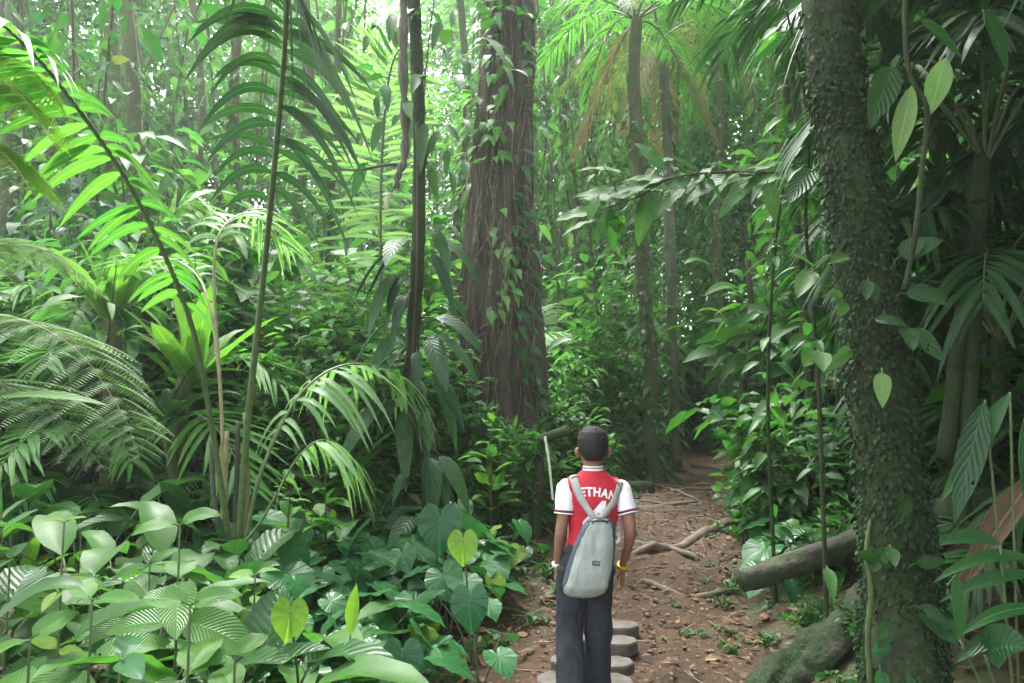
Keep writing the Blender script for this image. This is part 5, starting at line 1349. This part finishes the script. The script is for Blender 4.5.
# head with face, ears
loft(a, [((0, .045, 1.205 + .01), .030, .030, Z), ((0, .045, 1.235), .052, .058, Z), ((0, .035, 1.27), .064, .080, Z), ((0, .028, 1.31), .073, .090, Z), ((0, .022, 1.35), .077, .093, Z),
         ((0, .02, 1.385), .072, .086, Z), ((0, .02, 1.41), .056, .066, Z), ((0, .02, 1.425), .028, .034, Z)], 28)
limb(a, [(0, .10, 1.32), (0, .125, 1.29), (0, .118, 1.278)], (.008, .014, .010), 6, 10)                 # nose
for s in (-1, 1):
    limb(a, [(s * .026, .108, 1.252), (0, .116, 1.252)], (.007, .008), 5, 8)                             # lips
    limb(a, [(s * .020, .098, 1.322), (s * .042, .088, 1.324)], (.009, .009), 5, 8)                     # brows and lids
    limb(a, [(s * .074, .018, 1.325), (s * .087, .008, 1.318), (s * .088, .006, 1.298), (s * .076, .018, 1.278)], (.010, .013, .012, .008), 12, 10)   # ears
    limb(a, [SH[s] * [.72, 1, 1.0] + [0, 0, -.03], SH[s] + [0, 0, -.03], EL[s], WR[s]], (.034, .034, .037, .034, .031, .024, .021), 26)
    # hand: palm, four fingers and a thumb, lightly curled
    w = WR[s]; dn = norm(np.array([s * .02, .12, -1.])); fw = np.array([0, 1., 0]) ; inn = np.array([-s, 0, 0.])
    palm_e = w + dn * .070
    pa = Acc(); cc = spline([w - dn * .01, w + dn * .03, palm_e], 8)
    loft(a, [(cc[i], .015 + .002 * math.sin(i), [.021, .023, .027, .032, .034, .035, .034, .030][i], dn) for i in range(8)], 18)
    for f_, (off, ln, r_) in enumerate([(.026, .052, .0075), (.009, .060, .0078), (-.009, .056, .0075), (-.025, .043, .0068)]):
        b0 = palm_e + fw * off - dn * .012
        p1 = b0 + dn * (ln * .42 + .012) + inn * .004 + fw * off * .12; p2 = p1 + norm(dn + inn * .55) * ln * .34; p3 = p2 + norm(dn + inn * 1.1) * ln * .28
        limb(a, [b0, p1, p2, p3], (r_, r_ * 1.02, r_ * .95, r_ * .7), 14, 10)
    t0_ = w + dn * .018 + fw * .018; t1_ = t0_ + norm(dn * .75 + fw * .6 + inn * .3) * .034; t2_ = t1_ + norm(dn + inn * .45 + fw * .15) * .03
    limb(a, [t0_, t1_, t2_], (.012, .0095, .0075), 10, 10)
    limb(a, [HIP[s] + [0, 0, .03], (HIP[s] + KN[s]) / 2, KN[s], (KN[s] + AN[s]) / 2 + [0, -.008, .02], AN[s]], (.068, .056, .042, .040, .028), 26)
    ft = AN[s]; limb(a, [ft, ft + [s * .01, .03, -.035], ft + [s * .02, .13, -.05]], (.03, .032, .022), 12)
sculpt(a, 'body', SKIN, boy, .0033, 3)
# hair: short, dark
a = Acc()
loft(a, [((0, -.012, 1.262), .044, .042, Z), ((0, -.016, 1.285), .062, .060, Z), ((0, -.006, 1.315), .0755, .078, Z), ((0, .006, 1.35), .083, .090, Z),
         ((0, .014, 1.385), .083, .092, Z), ((0, .018, 1.415), .072, .082, Z), ((0, .018, 1.438), .048, .056, Z), ((0, .016, 1.446), .02, .025, Z)], 28)
sculpt(a, 'hair', HAIR, boy, .004, 3, lambda c: .0018 * fbm(c[:, 0] * 110 + c[:, 1] * 60, c[:, 2] * 90, 3, 3) + .001 * fbm(c[:, 0] * 260, c[:, 2] * 260 + c[:, 1] * 200, 4, 2))
HB = BVHTree.FromPolygons([v.co.copy() for v in bpy.data.objects['hair'].data.vertices], [tuple(p.vertices) for p in bpy.data.objects['hair'].data.polygons])
hp, hn = [], []
for k in range(5200):
    dv = rand_dir(1, -.6, 1)[0]; h = HB.ray_cast(Vector((0, .01, 1.35)) + Vector(dv) * .3, -Vector(dv))
    if h[0] is not None: hp.append(h[0]); hn.append(h[1])
hp = np.array([tuple(p) for p in hp]); hn = np.array([tuple(p) for p in hn]); n = len(hp)
tg = norm(np.cross(np.cross(hn, [0, 0.2, -1.]) , hn) + rng.normal(0, .25, (n, 3)))
a = Acc(); blades(a, hp - hn * .001, norm(tg + hn * rng.uniform(.1, .35, (n, 1))), hn, rng.uniform(.007, .013, n), rng.uniform(.0012, .0024, n), .1, 'strap', 2, 3, .1)
a.obj('hair_strands', HAIR, bpy.data.objects['hair'])
# shirt
a = Acc()
loft(a, [((0, 0, .715), .130, .096, Z), ((0, 0, .78), .130, .094, Z), ((0, -.003, .88), .122, .086, Z), ((0, -.006, .97), .130, .088, Z), ((0, -.006, 1.06), .145, .090, Z),
         ((0, 0, 1.115), .150, .085, Z), ((0, .002, 1.16), .118, .072, Z), ((0, .004, 1.195), .080, .062, Z), ((0, .008, 1.212), .058, .056, Z)], 36)
for s in (-1, 1): limb(a, [SH[s] * [.5, 1, 1.0], SH[s] * [.92, 1, 1] + [0, 0, -.010]], (.052, .056), 6)
wr = lambda c: .010 * fbm(c[:, 0] * 9 + c[:, 2] * 7, c[:, 2] * 11 - c[:, 0] * 4 + c[:, 1] * 6, 8, 3) * smooth(1.2, 1.05, c[:, 2]) 
shirt = sculpt(a, 'shirt', RED, boy, .005, 8, wr)
for s in (-1, 1):
    a = Acc(); u = norm(EL[s] - SH[s]); e = SH[s] + u * .135
    limb(a, [SH[s] * [.86, 1, 1.0] + [0, 0, .0], SH[s] + [s * .004, 0, -.016], SH[s] + u * .07, e], (.038, .053, .055, .054), 14)
    sl = sculpt(a, 'sleeve', WHITE, boy, .005, 6, lambda c: .006 * fbm(c[:, 0] * 14 + c[:, 2] * 18, c[:, 2] * 9 + c[:, 1] * 12, 5, 3))
    a = Acc()
    loft(a, [(e - u * .004, .0525, .0525, u), (e - u * .002, .0555, .0555, u), (e + u * .008, .0555, .0555, u), (e + u * .01, .05, .05, u)], 28)
    cf = a.obj('cuff', MAROON, sl)
    a = Acc(); loft(a, [(e + u * .009, .04, .04, u), (e + u * .0095, .0555, .0555, u), (e + u * .016, .0548, .0548, u), (e + u * .0165, .04, .04, u)], 28)
    a.obj('cuff_edge', WHITE, sl)
    w = WR[s] + norm(EL[s] - WR[s]) * .012; w[0] -= .046; uu = norm(EL[s] - WR[s]); hh_ = .010 if s < 0 else .012
    a = Acc(); loft(a, [(w - uu * hh_, .026, .026, uu), (w - uu * hh_, .0285, .0285, uu), (w + uu * hh_, .029, .029, uu), (w + uu * hh_, .026, .026, uu)], 24)
    wbn = a.obj('wristband', WBAND if s < 0 else YEL, boy); wbn['label'] = 'white wristband' if s < 0 else 'yellow wristband'
# collar: white band with two maroon lines
for nm, z0, z1, rr_, mt in (('collar', 1.198, 1.232, .058, WHITE), ('collar_line', 1.205, 1.210, .0592, MAROON), ('collar_line', 1.222, 1.227, .0588, MAROON)):
    a = Acc(); loft(a, [((0, .008, z0), rr_ * .8, rr_ * .8, Z), ((0, .008, z0 + .0005), rr_ + .003, rr_, Z), ((0, .010, z1 - .0005), rr_ - .002, rr_ - .003, Z), ((0, .010, z1), rr_ * .8, rr_ * .8, Z)], 32)
    a.obj(nm, mt, shirt)
# trousers: wide legs, cargo look
a = Acc()
loft(a, [((0, 0, .655), .10, .085, Z), ((0, 0, .69), .140, .106, Z), ((0, 0, .74), .140, .104, Z), ((0, 0, .80), .134, .098, Z), ((0, 0, .83), .12, .09, Z)], 32)
for s in (-1, 1):
    b = AN[s] * [1, 1, 0] + [0, 0, .03]
    limb(a, [HIP[s] + [s * .004, 0, 0], (HIP[s] + KN[s]) / 2 + [s * .002, -.005, 0], KN[s] + [s * .003, -.004, 0], (KN[s] + b) / 2, b], (.082, .079, .074, .072, .073, .077, .082), 30, 24)
sculpt(a, 'trousers', CHAR, boy, .005, 5, lambda c: .014 * fbm(c[:, 0] * 16 + c[:, 2] * 4 + 3, c[:, 2] * 6 + c[:, 1] * 12 - c[:, 0] * 7, 12, 4) + .006 * fbm(c[:, 2] * 15 + c[:, 0] * 30, c[:, 0] * 12 - c[:, 2] * 9 + c[:, 1] * 24, 13, 3))
for s in (-1, 1):
    a = Acc(); ft = AN[s] * [1, 1, 0]
    limb(a, [ft + [0, -.055, .035], ft + [s * .006, .03, .04], ft + [s * .02, .16, .03]], (.034, .040, .036, .030), 16); sculpt(a, 'shoe', SHOE, boy, .005, 3)

# printing on the shirt, laid onto the cloth
def bvh_of(ob):
    me = ob.data; return BVHTree.FromPolygons([v.co.copy() for v in me.vertices], [tuple(p.vertices) for p in me.polygons])
SB = bvh_of(shirt)
def print_text(txt, size, cx_, cz_, arc, rot, name, bold=.0, sx=1.0, off=.0025):
    cu = bpy.data.curves.new('t', 'FONT'); cu.body = txt; cu.size = size; cu.align_x = 'CENTER'; cu.align_y = 'CENTER'; cu.offset = bold; cu.space_character = 1.12; cu.resolution_u = 6
    tmp = bpy.data.objects.new('t', cu); COL.objects.link(tmp); dg = bpy.context.evaluated_depsgraph_get(); dg.update()
    me = bpy.data.meshes.new_from_object(tmp.evaluated_get(dg)); bpy.data.objects.remove(tmp)
    import bmesh
    bm = bmesh.new(); bm.from_mesh(me)
    bmesh.ops.triangulate(bm, faces=bm.faces[:]); bmesh.ops.subdivide_edges(bm, edges=[e for e in bm.edges if e.calc_length() > .012], cuts=2); bmesh.ops.triangulate(bm, faces=bm.faces[:])
    for v in bm.verts:
        x, z = v.co.x * sx, v.co.y
        if arc:
            an_ = x / arc; x, z = (arc + z) * math.sin(an_), (arc + z) * math.cos(an_) - arc
        x, z = x * math.cos(rot) - z * math.sin(rot), x * math.sin(rot) + z * math.cos(rot)
        h = SB.ray_cast(Vector((cx_ + x, -.5, cz_ + z)), Vector((0, 1, 0)))
        yy_ = h[0].y if h[0] is not None else -.06
        v.co = Vector((cx_ + x, yy_ - off, cz_ + z))
    bm.to_mesh(me); bm.free(); me.materials.clear(); me.materials.append(WHITE)
    o = bpy.data.objects.new(name, me); COL.objects.link(o); o.parent = shirt; return o
print_text('ETHAN', .062, .018, 1.100, .30, R(-8), 'name_print', .0022, .90)
print_text('4', .26, .004, .95, 0, R(-3), 'number_print', .008)

# backpack
bag_c = np.array([-.012, -.165, .755])
bp_ = empty('backpack', body_o + bag_c, 'pale sage and slate drawstring backpack worn on the boy\'s back', 'backpack')
u = np.linspace(0, 1, 40); v = np.linspace(0, 2 * np.pi, 73)
hz2 = .225 - u * .405                                   # z from top to bottom
wx = np.interp(u, [0, .03, .10, .3, .6, .82, .93, .985, 1], [.042, .068, .085, .104, .120, .121, .105, .060, .004])
wy = np.interp(u, [0, .03, .12, .35, .65, .85, .95, 1], [.015, .03, .048, .066, .078, .070, .045, .004])
cxs = .026 - .092 * u ** 1.05; 
su, cu_ = np.sin(v), np.cos(v)
pw = lambda q, e: np.sign(q) * np.abs(q) ** e
Vb = np.stack([cxs[:, None] + wx[:, None] * pw(cu_, .85)[None], wy[:, None] * pw(su, .85)[None], np.broadcast_to(hz2[:, None], (40, 73))], -1)
nb = fbm(Vb[..., 0] * 22, Vb[..., 2] * 8 + 4, 3, 4); Vb[..., 1] += .016 * nb; Vb[..., 0] += .006 * nb
i, j = np.meshgrid(np.arange(39), np.arange(72), indexing='ij'); q = i * 73 + j; Fb = np.stack([q, q + 73, q + 74, q + 1], -1)
mid_t = (v[j] + .04)            # the back face is around 3*pi/2
cx_f = np.abs(((mid_t - 1.5 * np.pi + np.pi) % (2 * np.pi)) - np.pi)
front_m = (cx_f < 1.02 - .28 * np.clip((.35 - u[i]) / .35, 0, 1) + .45 * smooth(.72, .95, u[i]))
for m_, nm, mt in ((front_m, 'back_panel', SAGE), (~front_m, 'side_panel', SLATE)):
    f_ = Fb[m_]; used, inv = np.unique(f_, return_inverse=True); Acc().add(Vb.reshape(-1, 3)[used], inv.reshape(-1, 4)).obj(nm, mt, bp_)
a = Acc()
for s in (-1, 1):                                        # piping along the seams
    pt = []
    for ii_ in range(2, 33):
        jj_ = np.where(front_m[ii_])[0]; jx = jj_.min() if s < 0 else jj_.max() + 1; pt.append(Vb[ii_, jx] + [0, -.002, 0])
    tube(a, pt, .0028, 6)
tube(a, [Vb[1, k] + [0, -.002, 0] for k in range(40, 70, 3)], .004, 6)
a.obj('piping', SLATE, bp_)
for fx in (-.42, .46):                                   # stitched seams down the panel
    jx = int(54 + fx * 12); a = Acc(); tube(a, [Vb[k_, jx] + [0, -.001, 0] for k_ in range(3, 35)], .0016, 5); a.obj('seam', STRAPM, bp_)
a = Acc(); tube(a, spline([Vb[2, 48] + [0, -.006, 0], Vb[2, 50] + [0, -.016, .014], Vb[2, 54] + [0, -.018, .022], Vb[2, 58] + [0, -.016, .014], Vb[2, 60] + [0, -.006, 0]], 20), .004, 6); a.obj('hang_loop', SLATE, bp_)
# label patch
def bag_patch(cx, cz, w_, h_, mat, name, par, off=.003, rot=0.1):
    BB = BVHTree.FromPolygons([Vector(p) for p in Vb.reshape(-1, 3)], [tuple(int(t) for t in f_) for f_ in Fb.reshape(-1, 4)])
    xs = np.linspace(-w_ / 2, w_ / 2, 7); zs = np.linspace(-h_ / 2, h_ / 2, 4); pts = []
    for zz_ in zs:
        for xx_ in xs:
            X_ = cx + xx_ * math.cos(rot) - zz_ * math.sin(rot); Z_ = cz + xx_ * math.sin(rot) + zz_ * math.cos(rot)
            h = BB.ray_cast(Vector((X_, -.6, Z_)), Vector((0, 1, 0))); y_ = h[0].y if h[0] is not None else -.07
            pts.append((X_, y_ - off, Z_))
    i, j = np.meshgrid(np.arange(3), np.arange(6), indexing='ij'); q = i * 7 + j
    return Acc().add(pts, np.stack([q, q + 1, q + 8, q + 7], -1)).obj(name, mat, par)
pt_ = bag_patch(-.004, .012, .040, .022, SLATE, 'label_patch', bp_, .003, -.12)
bag_patch(-.004, .013, .026, .004, STRAPM, 'stitched_mark', pt_, .0045, -.12)
# straps over the shoulders, following the cloth
for s, top, mid_, end in ((-1, (-.108, 1.165), (-.078, 1.075), (-.014, .975)), (1, (.138, 1.135), (.098, 1.050), (.024, .972))):
    pl = spline([[top[0] - s * .004, 0, top[1] + .012], [top[0], 0, top[1]], [mid_[0], 0, mid_[1]], [end[0], 0, end[1]]], 26); Vs = []
    for p in pl:
        h = SB.ray_cast(Vector((float(p[0]), -.5, float(p[2]))), Vector((0, 1, 0)))
        y_ = h[0].y if h[0] is not None else -.03
        Vs.append([p[0], min(y_, -.01) - .007, p[2]])
    Vs = np.array(Vs); t_ = np.linspace(0, 1, 26); Vs[:, 1] = Vs[:, 1] * (1 - smooth(.75, 1, t_)) + (-.125) * smooth(.75, 1, t_)
    front_ = [[top[0] + s * .002, .03, top[1] + .010], [top[0] + s * .004, .085, top[1] - .03], [top[0] + s * .02, .105, top[1] - .14], [top[0] + s * .015, .09, top[1] - .30], [s * .120 - .02, .03, .80], [s * .110 - .045, -.07, .66]]
    full = np.vstack([spline(front_, 30)[::-1], Vs]); full = full - bag_c
    T_ = norm(np.gradient(full, axis=0)); cen = np.array([0, 0, 0]) - bag_c; outv = full - (cen + [0, .0, 0]) ; outv[:, 2] = np.maximum(0, full[:, 2] + bag_c[2] - 1.1) * 1.5; outv[:, 0] *= .35
    Nn_ = norm(outv); S_ = norm(np.cross(T_, Nn_)); Wd = np.r_[np.linspace(.012, .038, 30), np.interp(np.linspace(0, 1, 26), [0, .6, 1], [.044, .044, .030])]
    a = Acc(); ring = []
    for (cs, cn) in ((-1, -.0), (-1, .004), (0, .0065), (1, .004), (1, 0), (0, -.001)): ring.append(full + S_ * (Wd / 2 * cs)[:, None] + Nn_ * cn)
    Rg = np.stack(ring + [ring[0]], 1); kk = len(full); i, j = np.meshgrid(np.arange(kk - 1), np.arange(6), indexing='ij'); q = i * 7 + j
    a.add(Rg.reshape(-1, 3), np.stack([q, q + 1, q + 8, q + 7], -1)); a.obj('strap', STRAPM, bp_)

# ------------------------------------------------------------------ the misty air
a = Acc(); X0, X1, Y0, Y1, Z0, Z1 = -150, 150, -55, 150, -2.5, 45
HV = [(X0, Y0, Z0), (X1, Y0, Z0), (X1, Y1, Z0), (X0, Y1, Z0), (X0, Y0, Z1), (X1, Y0, Z1), (X1, Y1, Z1), (X0, Y1, Z1)]
a.add(HV, [(0, 3, 2, 1), (4, 5, 6, 7), (0, 1, 5, 4), (1, 2, 6, 5), (2, 3, 7, 6), (3, 0, 4, 7)])
hm, nt, out = new_mat('misty_air')
pv = nt.nodes.new('ShaderNodeVolumePrincipled')
pv.inputs['Color'].default_value = (.92, 1, .95, 1)
pv.inputs['Density'].default_value = .0017
pv.inputs['Anisotropy'].default_value = .5
nt.links.new(pv.outputs[0], out.inputs['Volume'])
tag(a.obj('haze', hm, smooth_=False), 'thin pale mist hanging in the whole forest', 'haze', kind='stuff')

# labels shared by several things: tell them apart by their order across the view
from collections import defaultdict
ORD = ['first', 'second', 'third', 'fourth', 'fifth', 'sixth', 'seventh', 'eighth', 'ninth', 'tenth', 'eleventh', 'twelfth', 'thirteenth', 'fourteenth', 'fifteenth', 'sixteenth']
NUMW = {2: 'two', 3: 'three', 4: 'four', 5: 'five', 6: 'six', 7: 'seven', 8: 'eight', 9: 'nine', 10: 'ten', 11: 'eleven', 12: 'twelve', 13: 'thirteen', 14: 'fourteen', 15: 'fifteen', 16: 'sixteen'}
by_l = defaultdict(list)
for ob in list(bpy.data.objects):
    if ob.parent is None and 'label' in ob and 'category' in ob and ob.get('kind') is None: by_l[ob['label']].append(ob)
for lb, obs in by_l.items():
    if len(obs) < 2: continue
    obs.sort(key=lambda ob: ob.location.x / max(ob.location.y, .1))
    for k_i, ob in enumerate(obs):
        if len(obs) == 2: w_ = ['left one of two', 'right one of two'][k_i]
        elif len(obs) <= 16: w_ = f"{ORD[k_i]} of {NUMW[len(obs)]} from left"
        else: continue
        sf = w_.split(); ob['label'] = ' '.join(lb.replace(' sized', '').split()[:16 - len(sf)]).rstrip(',') + ', ' + w_
